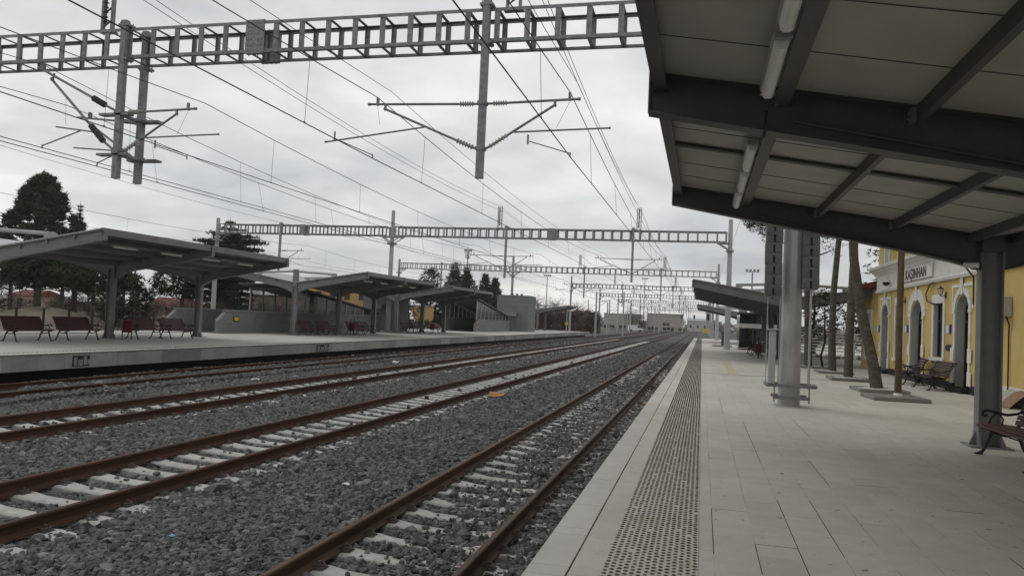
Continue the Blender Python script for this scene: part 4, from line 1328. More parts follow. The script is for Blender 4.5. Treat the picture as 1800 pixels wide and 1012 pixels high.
mb = MB(); mb.lathe([(.02, -.16), (.10, -.13), (.14, -.04), (.15, 0)], n=14); mb.build('camera_dome', 'black_metal', t, smooth=True)
mb = MB(); mb.lathe([(.15, .001), (.14, .05), (.05, .08)], n=14); mb.box(0, .16, -.03, .03, .05, .09); mb.build('camera_mount', 'white_paint', t)
mb = MB(); mb.path([(FX - .08, 29.3, 3.62), (FX - .1, 29.9, 3.5), (FX - .1, 30.35, 3.2), (FX - .08, 30.25, 2.95), (FX - .06, 29.6, 2.84), (FX + .2, 29.1, 2.80)], .024, 7)
tag(mb.build('wall_cable', 'black_metal', smooth=True), 'thick black cable looping from the white band to the square window', 'cable')
t = thing('electric_box', 'beige electric box on the yellow wall right of the near grey column', 'box', (FX - .14, 23.05, 2.56))
mb = MB(); mb.box(-.12, .13, -.42, .42, -.27, .27); mb.build('box_body', 'mesh_beige', t, bevel=.02)
mb = MB(); mb.box(-.128, -.121, -.34, .0, -.2, .2); mb.build('box_grille', 'black_metal', t)
mb = MB(); mb.path([(.0, -.40, -.25), (.06, -.44, -.5), (.10, -.3, -.6), (.10, -.3, -2.5)], .02, 6); mb.build('box_cable', 'black_metal', t)
t = thing('small_wall_box', 'small dark round bell on the wall left of the nearest arched door', 'bell', (FX - .05, 27.75, 1.36))
mb = MB(); mb.lathe([(.06, -.12), (.11, -.04), (.11, .06), (.07, .10)], n=12); mb.build('bell_body', 'weight_iron', t, smooth=True)
# boards leaning at the foot of the wall
for i, (y, a, m_, lab) in enumerate(((22.9, .65, 'cardboard', 'tan curled board leaning on the white wall base behind the near column'), (22.2, .85, 'mesh_beige', 'grey board standing beside the tan board at the wall base'), (21.5, .9, 'cardboard', 'brown flat piece at the wall base by the right edge'))):
    mb = MB(); v = []
    for k in range(7):
        q = k / 6; v += [(FX - .55 + .5 * q, y - .55 + i * .1, .02 + .42 * math.sin(q * 1.5) * a), (FX - .55 + .5 * q, y + .35, .02 + .46 * math.sin(q * 1.5) * a)]
    mb.add(v, [(2 * k, 2 * k + 1, 2 * k + 3, 2 * k + 2) for k in range(6)])
    mb.add([(p[0] + .012, p[1], p[2] - .012) for p in v], [(2 * k, 2 * k + 2, 2 * k + 3, 2 * k + 1) for k in range(6)])
    tag(mb.build('leaning_board', m_), lab, 'board')

# ================================================================== BROWN POLE, KERBS, TREES ON THE NEAR PLATFORM
t = thing('brown_pole', 'slim rusty brown metal pole in the nearest square kerb', 'pole', (5.11, 22.4, 0))
mb = MB(); mb.lathe([(.092, .0), (.088, 1.0), (.08, 6.6), (.02, 6.65)], n=12); mb.build('pole_shaft', 'brown_pole', t, smooth=True)
mb = MB(); mb.lathe([(.16, .0), (.15, .06), (.10, .12), (.085, .16)], n=12); mb.build('pole_foot', 'white_plaster', t, smooth=True)
def kerb(lab, x, y, w, rz=.0, fill='dirt'):
    t = thing('square_kerb', lab, 'kerb', (x, y, 0), 'square kerbs round the trees', rz)
    mb = MB(); h = w / 2
    mb.box(-h, h, -h, -h + .14, 0, .10); mb.box(-h, h, h - .14, h, 0, .10); mb.box(-h, -h + .14, -h + .141, h - .141, 0, .10); mb.box(h - .14, h, -h + .141, h - .141, 0, .10)
    mb.build('kerb_stone', 'kerb_concrete', t, bevel=.015)
    mb = MB(); n_ = 6; s = (w - .30) / n_; v = [(-h + .145 + i * s, -h + .145 + j * s, .085 + random.uniform(-.015, .02)) for j in range(n_ + 1) for i in range(n_ + 1)]
    mb.add(v, [(j * (n_ + 1) + i, j * (n_ + 1) + i + 1, (j + 1) * (n_ + 1) + i + 1, (j + 1) * (n_ + 1) + i) for j in range(n_) for i in range(n_)])
    mb.build('kerb_fill', fill, t)
kerb('square concrete kerb round the brown pole, nearest of the row', 4.92, 21.9, 1.35, .06, 'kerb_concrete')
kerb('square kerb with pale chips round the leaning nearest trunk', 5.1, 24.6, 1.35, .04, 'snowy')
kerb('square kerb with pale chips round the second tree trunk', 5.15, 29.7, 1.35, .0, 'snowy')
kerb('square kerb round the third tree trunk from the camera', 5.35, 34.2, 1.35, .0, 'snowy')
kerb('square kerb round the fourth trunk and small dark tree', 5.1, 38.3, 1.6, .0, 'snowy')

def tufts(P, L_, w, seed, spread=1.0, per=3, updir=.25):
    """needle tufts: thin triangles fanning out from points P (N,3)"""
    g = np.random.default_rng(seed)
    N = len(P)
    d = g.normal(0, 1, (N, per, 3)); d[:, :, 2] = d[:, :, 2] * .8 + updir
    d /= np.linalg.norm(d, axis=2, keepdims=True)
    s = np.cross(d, g.normal(0, 1, (N, per, 3))); s /= np.linalg.norm(s, axis=2, keepdims=True)
    Lr = L_ * g.uniform(.6, 1.25, (N, per, 1)); wr = w * g.uniform(.7, 1.3, (N, per, 1))
    c = P[:, None, :]
    V = np.stack([c - s * wr - d * Lr * .15, c + s * wr - d * Lr * .15, c + d * Lr], axis=2)      # N,per,3,3
    return V.reshape(N * per, 3, 3)
def clump_points(clumps, dens, g):
    out, tone = [], []
    for (x, y, z, r, f) in clumps:
        n_ = max(6, int(dens * r * r))
        d = g.normal(0, 1, (n_, 3)); d /= np.linalg.norm(d, axis=1, keepdims=True)
        q = r * g.uniform(.25, 1, (n_, 1)) ** .5
        p = d * q; p[:, 2] *= f
        out.append(p + np.array([x, y, z])); tone.append(np.clip(g.normal(.45, .13) + g.normal(0, .13, n_), 0, 1))
    return np.concatenate(out), np.concatenate(tone)
def tree(name, label, cat, base, trunk, limbs, clumps, mneedle, mbark, dens, L_, w, seed, group=None, per=3, updir=.25):
    """trunk: [(x,y,z,r)], limbs: list of point lists with radii; all local to base"""
    t = thing(name, label, cat, base, group)
    mb = MB(); mb.path([q[:3] for q in trunk], [q[3] for q in trunk], 10)
    for l in limbs:
        mb.path([q[:3] for q in l], [q[3] for q in l], 6)
    mb.build('trunk', mbark, t, smooth=True)
    if clumps:
        g = np.random.default_rng(seed)
        P, tn = clump_points(clumps, dens, g)
        V = tufts(P, L_, w, seed + 1, per=per, updir=updir)
        np_mesh('crown', V, np.array([(0, 1, 2)]), mneedle, t, np.repeat(tn, per))
    return t
def pine(label, base, h, rad, z0, seed, trunk=None, tr=.16, nclump=60, dens=60, L_=.35, w=.05, group=None, name='pine_tree', fl=.75, mneed='pine_needles', mb_='bark', shape=1.0, offx=0, per=3, prof=None, cr=(.13, .24), inner=.35):
    g = random.Random(seed)
    if trunk is None:
        trunk = [(0, 0, -.3, tr * 1.15), (g.uniform(-.1, .1), 0, h * .3, tr), (g.uniform(-.25, .25), 0, h * .65, tr * .65), (0, 0, h * .96, tr * .2)]
    def tp(z):
        for a, b in zip(trunk[:-1], trunk[1:]):
            if a[2] <= z <= b[2]:
                q = (z - a[2]) / (b[2] - a[2]); return (a[0] + (b[0] - a[0]) * q, a[1] + (b[1] - a[1]) * q)
        return trunk[-1][0], trunk[-1][1]
    cl, lm = [], []
    for k in range(nclump):
        u = (k + .5) / nclump
        z = z0 + (h - z0) * u
        if prof: pr_ = float(np.interp(u, [q[0] for q in prof], [q[1] for q in prof]))
        else: pr_ = float(np.interp(u, [0, .2, .45, .7, .88, 1], [.55, .9, 1, .85, .5, .15]))
        rr_ = rad * max(.10, pr_) * g.uniform(inner, 1.0)
        a = k * 2.399 + g.uniform(-.4, .4)
        bx, by = tp(z - rr_ * .2)
        x, y = bx + rr_ * math.cos(a), by + rr_ * math.sin(a)
        r = rad * g.uniform(*cr)
        cl.append((x, y, z, r, fl))
        if k % 2 == 0 or nclump < 40:
            zb = max(z - rr_ * .35, z0 * .8)
            bx, by = tp(zb)
            lm.append([(bx, by, zb, tr * .32), ((bx + x) / 2, (by + y) / 2, (zb + z) / 2 - .05 * rr_, tr * .22), (x, y, z, tr * .08)])
    return tree(name, label, 'tree', base, trunk, lm, cl, mneed, mb_, dens, L_, w, seed, group, per=per)
GP = 'tall pines on the near platform'
pine('nearest platform pine, its bare trunk leaning left from the kerb behind the brown pole', (5.12, 24.84, 0), 11.5, 2.6, 7.2, 3, [(0, 0, -.1, 0.188), (-.17, 0, .9, 0.160), (-.50, .05, 2.3, 0.148), (-.74, .1, 3.9, 0.132), (-.82, .1, 5.5, 0.120), (-.78, .2, 8, 0.088), (-.7, .2, 11.2, 0.024)], .18, 46, 90, .16, .012, GP)
pine('second platform pine with a straight bare trunk', (5.22, 30.2, 0), 12, 2.6, 6.9, 4, [(0, 0, -.1, 0.168), (.0, 0, 1.4, 0.148), (.06, .05, 3.2, 0.140), (.12, .1, 5.2, 0.124), (.1, .1, 8.2, 0.088), (.1, .2, 11.8, 0.024)], .18, 46, 90, .16, .012, GP)
pine('third platform pine, slimmer trunk standing left of the second', (5.36, 34.6, 0), 11, 2.5, 5.9, 5, [(0, 0, -.1, 0.168), (-.06, 0, 1.6, 0.144), (-.03, .05, 3.4, 0.128), (.12, .1, 5.6, 0.112), (.1, .1, 8.2, 0.080), (.1, .2, 10.8, 0.024)], .17, 46, 90, .16, .012, GP)
pine('fourth platform pine, farthest trunk beside the round pole', (4.86, 38.2, 0), 11, 2.9, 5.6, 6, [(0, 0, -.1, 0.188), (-.05, 0, 1.6, 0.160), (-.12, .05, 3.4, 0.144), (-.2, .1, 5.6, 0.120), (-.3, .1, 8.2, 0.080), (-.3, .2, 10.8, 0.024)], .17, 52, 90, .18, .014, GP)
# low branch of needles hanging in front of the far pole
tree('pine_tree', 'pine whose drooping needle branch shows left of the hanging iron blocks', 'tree', (3.1, 36.5, 0),
     [(1.2, 2.2, -.1, .14), (1.1, 2.0, 3, .12), (.8, 1.4, 6.5, .09), (.6, 1.2, 9.5, .03)],
     [[(.8, 1.4, 6.3, .05), (.0, .6, 6.7, .035), (-.9, -.2, 6.3, .012)], [(.8, 1.4, 6.8, .05), (1.4, .0, 6.6, .03), (2.2, -.6, 6.0, .012)], [(.0, .6, 6.7, .03), (-.4, -.6, 6.0, .01)], [(.7, 1.3, 8.2, .05), (-.2, .4, 8.6, .02)]],
     [(-.9, -.2, 6.3, .42, .6), (-.5, -.4, 6.05, .38, .6), (-.2, .3, 6.55, .5, .6), (.3, .7, 6.8, .5, .6), (-1.15, -.2, 6.45, .36, .6), (-1.0, -.3, 6.75, .42, .6), (-.7, -.2, 6.6, .45, .6), (-1.3, -.3, 6.7, .3, .6), (-.55, .1, 6.6, .36, .6), (1.5, -.1, 6.5, .45, .6), (2.1, -.6, 6.0, .4, .6), (.6, 1.2, 8.0, .9, .7), (.2, .6, 8.7, .9, .7), (1.1, 1.5, 8.9, 1.0, .7), (.6, 1.2, 9.9, .8, .7)],
     'pine_needles', 'bark', 620, .17, .012, 21, GP)
pine('small round dark tree with a thin crooked stem beside the fourth pine', (5.46, 37.8, 0), 3.6, .82, 1.3, 9, [(0, 0, -.1, .06), (-.12, 0, .6, .05), (.04, 0, 1.2, .045), (0, 0, 2.6, .03), (0, 0, 3.4, .01)], .05, 40, 700, .10, .014, name='round_tree', mneed='hedge_leaves', mb_='dark_bark', fl=.95, per=5)
# ================================================================== BACKGROUND TREES
GB = 'dark evergreens behind the far platform'
pine('big dark black pine towering over the nearest far canopy', (-81.8, 80, -.8), 17.6, 6.0, 4.2, 31, None, .42, 135, 140, .55, .075, GB, prof=[(0, .8), (.22, 1), (.45, .88), (.65, .66), (.82, .42), (.93, .24), (1, .08)], cr=(.10, .18), inner=.5)
pine('low dark pine at the left edge under the nearest far canopy', (-66.6, 62, -.8), 7.4, 3.4, 3.5, 32, None, .20, 90, 70, .45, .07, GB)
pine('low dark pine with a bare trunk behind the second bench', (-62.5, 64, -.8), 7.2, 3.3, 3.6, 33, None, .20, 90, 70, .45, .07, GB)
pine('low dark pine left of the dark column of the nearest far canopy', (-56.0, 61, -.8), 7.0, 3.0, 3.3, 34, None, .18, 90, 70, .45, .07, GB)
pine('olive green pine right of the dark column, branches down to the ground', (-50.1, 58, -.8), 5.2, 2.5, .3, 35, None, .17, 100, 90, .40, .06, GB)
pine('broad pine with a bare trunk left of the light column of the nearest far canopy', (-54.6, 72, -.8), 7.4, 3.4, 3.3, 36, None, .20, 90, 60, .45, .065, GB)
pine('dark pine seen under the third far canopy beside the orange building', (-41.5, 105, -.8), 6.5, 2.4, .2, 37, None, .18, 60, 30, .5, .07, GB)
pine('rounded pine behind the third portal, left of the spruces', (-54.6, 150, -.8), 11.9, 3.4, 2, 38, None, .25, 80, 18, .8, .11, GB)
def conifer(label, base, h, rad, seed, kind='spruce', layers=None, L_=.5, w=.06, dens=14, group=GB, bare=0.0):
    g = random.Random(seed)
    cl, lm = [], []
    layers = layers or int(h / .55)
    for k in range(layers):
        u = (k + .3) / layers
        z = h * (.10 + .88 * u)
        R_ = rad * ((1 - u) ** .85) if kind == 'spruce' else rad * (.50 + .5 * math.sin(u * 2.6 + .35)) * (1 if u < .8 else (1 - u) * 4.6)
        R_ = max(R_, .25)
        for j in range(5 if kind == 'spruce' else 6):
            a = j * 6.283 / 5 + k * 1.1 + g.uniform(-.4, .4)
            q = g.uniform(.65, 1.1)
            droop = -.12 * R_ if kind == 'spruce' else .06 * R_
            tip = (R_ * q * math.cos(a), R_ * q * math.sin(a), z + droop * q)
            lm.append([(0, 0, z, .035), (tip[0] * .5, tip[1] * .5, z + .02, .025), (*tip, .008)])
            if g.random() < bare: continue
            n_ = max(2, int(R_ * q / .45))
            for i in range(n_):
                s = (i + .7) / n_
                cl.append((tip[0] * s, tip[1] * s, z + droop * q * s, max(.22, .24 * R_ * (1.25 - s * .55)), .32 if kind == 'cedar' else .5))
    return tree(kind + '_tree', label, 'tree', base, [(0, 0, -.3, .05 * h ** .75), (0, 0, h * .5, .03 * h ** .75), (0, 0, h, .01)], lm, cl, 'cedar_needles', 'dark_bark', dens, L_, w, seed, group, updir=.05)
conifer('layered dark cedar between the nearest canopy and the second portal end pole', (-52.0, 76, -.8), 12.5, 4.4, 41, 'cedar', 15, .40, .055, 46)
conifer('thin half bare conifer right of the big black pine', (-74.3, 78, -.8), 14.4, 2.6, 42, 'spruce', 26, .4, .035, 12, bare=.45)
conifer('tall spruce behind the third portal, left of its pair', (-49.6, 150, -.8), 13.6, 5.6, 43, 'spruce', 20, .9, .11, 11)
conifer('tall spruce with a floodlight mast rising beside it', (-48.6, 155, -.8), 13.0, 5.2, 44, 'spruce', 20, .9, .11, 10)
conifer('dense spruce left of the concrete lift tower', (-43.0, 150, -.8), 11.4, 5.4, 45, 'spruce', 18, .9, .11, 13)
conifer('slim spruce just right of the dense spruce at the lift tower', (-42.6, 156, -.8), 11.0, 4.4, 46, 'spruce', 18, .9, .11, 10)
pine('tall pine rising behind the station wing roof', (13.2, 60, 0), 9.2, 2.1, 2.0, 47, None, .2, 60, 50, .35, .045, 'trees beyond the station')
pine('dark bushy tree low behind the trunks, left of the station wing', (10.6, 56, 0), 4.9, 2.3, .6, 48, None, .14, 60, 60, .3, .045, 'trees beyond the station', name='bushy_tree', mneed='hedge_leaves')
pine('second dark bushy tree behind the pine trunks', (8.0, 60, 0), 4.6, 1.9, .6, 49, None, .14, 50, 60, .3, .045, 'trees beyond the station', name='bushy_tree', mneed='hedge_leaves')
def bare(label, base, h, rad, seed, group='bare winter trees', n=46, cat='tree'):
    g = random.Random(seed)
    t = thing('bare_tree', label, cat, base, group)
    mb = MB(); mb.path([(0, 0, -.2), (.1, 0, h * .3), (0, .1, h * .6), (0, 0, h * .95)], [.03 * h ** .7 + .03, .025 * h ** .7, .016 * h ** .7, .01], 7)
    tips = []
    for k in range(n):
        z = h * g.uniform(.18, .8); a = g.uniform(0, 6.28); q = rad * g.uniform(.4, 1)
        p = (q * math.cos(a), q * math.sin(a), z + q * g.uniform(.3, .9)); mid = (p[0] * .45, p[1] * .45, z + (p[2] - z) * .35)
        mb.path([(0, 0, z), mid, p], [.022 * h ** .5, .014 * h ** .5, .004], 5); tips += [p, mid]
    mb.build('trunk', 'dark_bark', t)
    gg = np.random.default_rng(seed)
    P = np.array(tips)[gg.integers(0, len(tips), 900)] + gg.normal(0, rad * .14, (900, 3))
    V = tufts(P, .55 * rad / 3, .012 * rad / 3 + .004, seed, per=2, updir=.5)
    np_mesh('crown', V, np.array([(0, 1, 2)]), 'twigs', t, gg.random(1800))
    return t
for i, (x, y, h, r_, lab) in enumerate(((-36.2, 170, 8.6, 3.0, 'bare tree just right of the concrete lift tower'), (-33.2, 175, 8.0, 3.2, 'bare tree over the small distant far canopy'), (-30.3, 190, 7.4, 3.0, 'bare tree right of the small distant far canopy'), (-26.5, 300, 8.6, 4.0, 'bare tree between the two pale warehouses'), (-22.5, 296, 7.0, 3.4, 'dark bare tree left of the far pale warehouse'),
     (-63.8, 58, 3.9, 2.0, 'small dark bare tree left of the dirt mound'), (-57.5, 70, 4.2, 2.4, 'bare tree behind the dirt mound'), (-52.5, 78, 4.2, 2.6, 'bare tree right of the red roofed house'), (-61, 90, 4.6, 3.0, 'reddish bare tree behind the low pines'), (-46.5, 66, 3.0, 1.8, 'small bare tree by the fence near the light column'), (-68.5, 74, 4.3, 2.4, 'bare tree at the left edge behind the low pines'))):
    bare(lab, (x, y, -.75), h, r_, 60 + i)
def bush(name, label, cat, cl, m, dens, L_, w, seed, kind=None, grp=None):
    g = np.random.default_rng(seed)
    P, tn = clump_points(cl, dens, g)
    V = tufts(P, L_, w, seed, per=3)
    o = np_mesh(name, V, np.array([(0, 1, 2)]), m, None, np.repeat(tn, 3))
    return tag(o, label, cat, grp, kind)
g_ = random.Random(5)
bush('hedge', 'low dark green hedge behind the benches of the third far canopy', 'hedge', [(-42 + .5 * k + g_.uniform(-.1, .1), 98 + g_.uniform(-.5, .5), .25 + g_.uniform(-.1, .2), .75, .9) for k in range(14)], 'hedge_leaves', 120, .2, .05, 71)
bush('brown_thicket', 'long brown leafless thicket behind the small distant canopy', 'thicket', [(-39 + .55 * k + g_.uniform(-.2, .2), 172 + g_.uniform(-1.5, 1.5), j * 1.1 - .2 + g_.uniform(-.2, .3), 1.25, .9) for k in range(30) for j in range(4)], 'thicket_twigs', 150, .4, .06, 72, kind='stuff')
bush('distant_trees', 'low hazy line of leafless trees along the horizon', 'tree line', [(-60 + 1.6 * k + g_.uniform(-1, 1), 430 + g_.uniform(-12, 12), g_.uniform(-.5, 4.2), g_.uniform(1.6, 3.2), .8) for k in range(110)], 'hazy_twigs', 26, 1.1, .12, 79, kind='stuff')
bush('roadside_scrub', 'dry brown scrub scattered over the dirt beyond the fence', 'scrub', [(g_.uniform(-75, -36), g_.uniform(50, 105), -.55 + g_.uniform(0, .25), g_.uniform(.35, .9), .6) for k in range(150)], 'twigs', 60, .35, .02, 73, kind='stuff')
bush('yellow_shrub', 'yellow brown dry shrub at the foot of the layered cedar', 'shrub', [(-53 + .8 * k, 80 + g_.uniform(-1, 1), .2 + g_.uniform(-.3, .6), 1.1, .7) for k in range(9)], 'dry_leaves', 40, .3, .04, 74)
bush('round_bush', 'pale dry bush beside the fourth bench of the nearest far canopy', 'bush', [(-32.9, 39.4, .35, .55, .9), (-32.6, 39.0, .0, .6, .9), (-33.1, 38.6, .1, .5, .9)], 'twigs', 900, .14, .012, 75)
bush('brown_scrub', 'brown leafless scrub filling the ground between the dark pines', 'scrub', [(g_.uniform(-98, -46), g_.uniform(66, 100), g_.uniform(-.4, 1.4), g_.uniform(.8, 1.9), .8) for k in range(170)], 'twigs', 34, .6, .022, 80, kind='stuff')
# rubble and snow patches beyond the fence
mb = MB()
for k in range(170):
    x, y = g_.uniform(-62, -36), g_.uniform(58, 100); s = g_.uniform(.3, 1.5)
    mb.cbox((x, y, -.70 + g_.uniform(0, .25)), (s, s * g_.uniform(.3, .8), g_.uniform(.05, .3)), g_.uniform(0, 3))
tag(mb.build('rubble', 'snowy', bevel=.03), 'pale rubble strewn over the waste ground beyond the fence', 'rubble', kind='stuff')

# ================================================================== FENCES
t = thing('platform_fence', 'fence of black posts and thin mesh behind the far platform benches', 'fence', (-31.6, 20, 0))
for k in range(48):
    y = k * 1.57 + .35
    mb = MB(); mb.box(-.04, .04, y - .04, y + .04, -.75, 1.12); mb.build('fence_post', 'black_metal', t)
mb = MB()
for z in (.25, .55, .85, 1.08): mb.bar((0, 0, z), (0, 75, z), .006, .006)
mb.build('fence_wire', 'black_metal', t)
t = thing('slat_fence', 'white horizontal slat fence behind the pine trunks', 'fence', (5.2, 55, 0))
for k in range(7):
    x = k * 1.55
    mb = MB(); mb.box(x - .04, x + .04, .02, .10, 0, 2.0); mb.build('fence_post', 'white_paint', t)
mb = MB()
for k in range(8): mb.box(-.1, 9.5, -.015, .018, .42 + k * .195, .50 + k * .195)
mb.build('slat_panel', 'white_paint', t)
bush('garden_debris', 'pile of white chips and debris at the foot of the white slat fence', 'debris', [(5.6 + .5 * k, 53.8 + g_.uniform(-.4, .4), .08, .4, .4) for k in range(12)], 'twigs', 60, .2, .03, 78)
mb = MB()
for k in range(60):
    s = g_.uniform(.1, .4); mb.cbox((g_.uniform(5.2, 12), g_.uniform(53, 54.6), .05 + g_.uniform(0, .15)), (s, s * .7, s * .5), g_.uniform(0, 3))
tag(mb.build('stone_pile', 'snowy', bevel=.02), 'row of pale stones along the foot of the white slat fence', 'stones', kind='stuff')

# ================================================================== STAIR ENCLOSURES AND LIFT TOWERS ON THE FAR PLATFORM
def stair(label, x0, x1, y0, y1, yg0, z_hi, z_lo, wall_h=1.33):
    """parapet walls with a glazed, sloping roofed stair cover; x1 faces the tracks, open end at yg0"""
    t = thing('stair_enclosure', label, 'stair cover', (0, 0, 0), 'glazed stair covers on the far platform')
    for x in (x0, x1):
        mb = MB()
        mb.prism([(y0, .0), (y1, .0), (y1, wall_h), (y0 + .8, wall_h), (y0, wall_h - .55)], 'x', x - .12, x + .12); mb.build('parapet_wall', 'concrete_block', t)
        mb = MB(); mb.box(x - .15, x + .15, y0 + .7, y1, wall_h + .001, wall_h + .07); mb.build('wall_coping', 'concrete', t)
        n_ = 9; rz_ = lambda y: z_hi + (z_lo - z_hi) * (y - yg0) / (y1 - yg0)
        for k in range(n_ + 1):
            y = yg0 + (y1 - .3 - yg0) * k / n_
            mb = MB(); mb.box(x - .05, x + .05, y - .05, y + .05, wall_h + .07, max(rz_(y) - .05, wall_h + .1)); mb.build('glass_post', 'pole_steel', t)
        pass
        for k in range(n_):
            a = yg0 + (y1 - .3 - yg0) * k / n_ + .055; b = yg0 + (y1 - .3 - yg0) * (k + 1) / n_ - .055
            mb = MB(); mb.prism([(a, wall_h + .075), (b, wall_h + .075), (b, max(rz_(b) - .06, wall_h + .09)), (a, max(rz_(a) - .06, wall_h + .1))], 'x', x - .008, x + .008); mb.build('glass_panel', 'stair_glass', t)
    mb = MB(); mb.prism([(yg0 - .9, z_hi + .14), (y1, z_lo - .02), (y1, z_lo + .10), (yg0 - .9, z_hi + .26)], 'x', x0 - .45, x1 + .25); mb.build('sloping_roof', 'grey_and_shaded_paint', t)
    mb = MB()
    for k in range(12):
        y = yg0 + (y1 - yg0) * k / 12; mb.box(x0 + .06, x1 - .06, y, y + .12, rz_(y) - .12, rz_(y) - .02)
    mb.build('roof_rib', 'grey_paint_light', t)
    mb = MB(); mb.box(x0 + .12, x1 - .12, y1 - .3, y1, 0, z_lo); mb.build('end_wall', 'concrete_block', t)
    mb = MB(); mb.box(x0 + .13, x1 - .13, y0 + .4, y1 - .31, .001, .02); mb.build('stair_well_shade', 'plinth_and_shade_black', t)  # flat sheet on the floor, black in place of the well's shade
    return t
stair('long grey stair cover with sloping glass sides behind the middle far canopy', -31.0, -27.6, 39.6, 63.0, 48.2, 3.05, 1.55)
stair('grey glazed stair cover with an open dark entrance under the third far canopy', -28.1, -24.4, 81.6, 97.0, 82.2, 3.55, 1.75)
for x0, x1, y0, y1, h, lab in ((-30.9, -27.5, 66.5, 69.5, 3.25, 'grey concrete lift tower partly hidden by the middle canopy and light pole'), (-26.5, -22.2, 98.5, 103, 4.75, 'tall grey concrete lift tower right of the open stair entrance')):
    t = thing('lift_tower', lab, 'lift tower', ((x0 + x1) / 2, (y0 + y1) / 2, 0), 'concrete lift towers')
    w, d = (x1 - x0) / 2, (y1 - y0) / 2
    mb = MB(); mb.box(-w, w, -d, d, 0, h); mb.build('tower_wall', 'concrete_block', t)
    mb = MB(); mb.box(-w * .75, w * .35, -d - .9, -d - .002, 2.35, 2.5); mb.box(-w * .75, w * .35, -d - .9, -d - .86, 2.0, 2.349); mb.build('entrance_canopy', 'concrete', t)
    mb = MB(); mb.box(-w * .6, w * .1, -d - .03, -d - .002, .02, 2.1); mb.build('lift_door', 'grey_paint_light', t)
    for q in (-.3, 0, .3):
        mb = MB(); mb.box(q * w - .12, q * w + .12, -.2, .2, h + .002, h + .28); mb.build('roof_vent', 'grey_and_shaded_paint', t)
for x, y, z, lab in ((-27.46, 41.3, .88, 'small yellow sign on the long grey stair wall'), (-24.26, 82.0, 1.05, 'small yellow sign at the corner of the open stair entrance')):
    t = thing('wall_sign', lab, 'sign', (x, y, z), 'yellow signs on the stair covers')
    mb = MB(); mb.box(-.018, .02, -.24, .24, -.14, .14); mb.build('sign_frame', 'black_metal', t)
    mb = MB(); mb.box(.021, .03, -.19, .19, -.10, .10); mb.build('sign_face', 'yellow_sign', t)
# drain openings in the far platform edge
for y, w, lab in ((19.5, .33, 'square opening with pale blocks in the far platform edge at the left'), (34.75, .62, 'small opening with pale blocks in the far platform edge, under the nearest canopy end')):
    t = thing('edge_opening', lab, 'opening', (-18.17, y, -.2), 'openings in the far platform edge')
    mb = MB(); mb.box(-.006, .006, -w, w, -.17, .15); mb.build('opening_shade', 'plinth_and_shade_black', t)  # flat plate on the face, the dark of the recess painted black
    mb = MB()
    for a, b, c, d_ in ((-.9, -.55, -.15, .10), (-.4, .1, -.15, .03), (.25, .6, -.14, .12), (.7, .92, -.12, .02)): mb.box(.007, .03, a * w, b * w, c, d_)
    mb.build('opening_block', 'concrete', t)

# ================================================================== HOUSES AND FAR BUILDINGS
def house(name, lab, x0, x1, y, d, z0, h, m, roof=None, rh=.9, win=3, storeys=1, cat='house'):
    t = thing(name, lab, cat, ((x0 + x1) / 2, y, z0)); w = (x1 - x0) / 2
    mb = MB(); mb.box(-w, w, 0, d, 0, h); mb.build('wall', m, t)
    if roof:
        mb = MB(); mb.prism([(-.3, h + .001), (d / 2, h + rh), (d + .3, h + .001)], 'x', -w - .3, w + .3); mb.build('roof', roof, t)
    else:
        mb = MB(); mb.box(-w - .12, w + .12, -.12, d + .1, h + .001, h + .16); mb.build('roof_edge', 'concrete', t)
    for s in range(storeys):
        for k in range(win):
            x = -w + (k + .5) * 2 * w / win; zz_ = h * (s + .35) / storeys
            mb = MB(); mb.box(x - .45, x + .45, -.03, -.002, zz_, zz_ + min(1.2, .5 * h / storeys)); mb.build('window', 'window_dark', t)
    return t
def warehouse(lab, x0, x1, y, h, win):
    t = thing('warehouse', lab, 'warehouse', ((x0 + x1) / 2, y, -.6)); w = (x1 - x0) / 2
    mb = MB(); mb.box(-w, w, 0, 18, 0, h); mb.build('wall', 'warehouse', t)
    mb = MB(); mb.box(-w - .2, w + .2, -.2, 18.2, h + .001, h + .2); mb.build('roof_edge', 'house_beige', t)
    for k in range(9):
        if k % 4 == 3: continue
        x = -w + (k + .5) * 2 * w / 9
        mb = MB(); mb.box(x - .6, x + .62, -.05, -.002, .3 + .1 * (k % 3), 1.5 + .12 * (k % 2)); mb.build('dark_opening', 'window_dark', t)
    for k in range(win):
        mb = MB(); mb.box(-.6 + k * 1.3, .4 + k * 1.3, -.04, -.002, 2.2, 3.3); mb.build('window', 'window_dark', t)
house('red_roofed_house', 'low house with a red tiled roof behind the pines', -90.4, -84.5, 110, 7, -.6, 1.7, 'house_white', 'roof_tile', 1.5, 2)
house('beige_house', 'beige flat roofed house left of the long glass stair cover', -78.4, -71.0, 120, 7, -.4, 4.1, 'house_beige', None, .8, 3)
house('white_house', 'white house fragment between the trees at the left edge', -97, -93.2, 90, 6, -.6, 2.4, 'house_beige', 'roof_tile', .9, 1)
house('grey_house', 'dark roofed low house left of the beige house', -82.6, -79.5, 116, 6, -.6, 2.3, 'house_white', 'roof_metal', .8, 1)
house('orange_building', 'orange yellow apartment block behind the glass stair cover', -63.5, -48.6, 112, 9, -.6, 6.0, 'house_orange', None, .8, 6, 2, 'building')
house('orange_annex', 'small orange wall beside the dark pine under the third far canopy', -46.0, -43.8, 118, 4, -.6, 3.6, 'house_orange', None, .8, 0, 1, 'building')
warehouse('long pale beige warehouse on the horizon left of the tracks', -37.9, -24.5, 305, 6.0, 0)
warehouse('far grey beige warehouse on the horizon right of the bare trees', -20.5, -7.4, 300, 6.6, 2)
house('far_shed', 'low grey shed at the end of the tracks below the signal', -7.0, 3.0, 380, 10, -.6, 5.2, 'house_white', 'roof_metal', 1.2, 3, 1, 'shed')
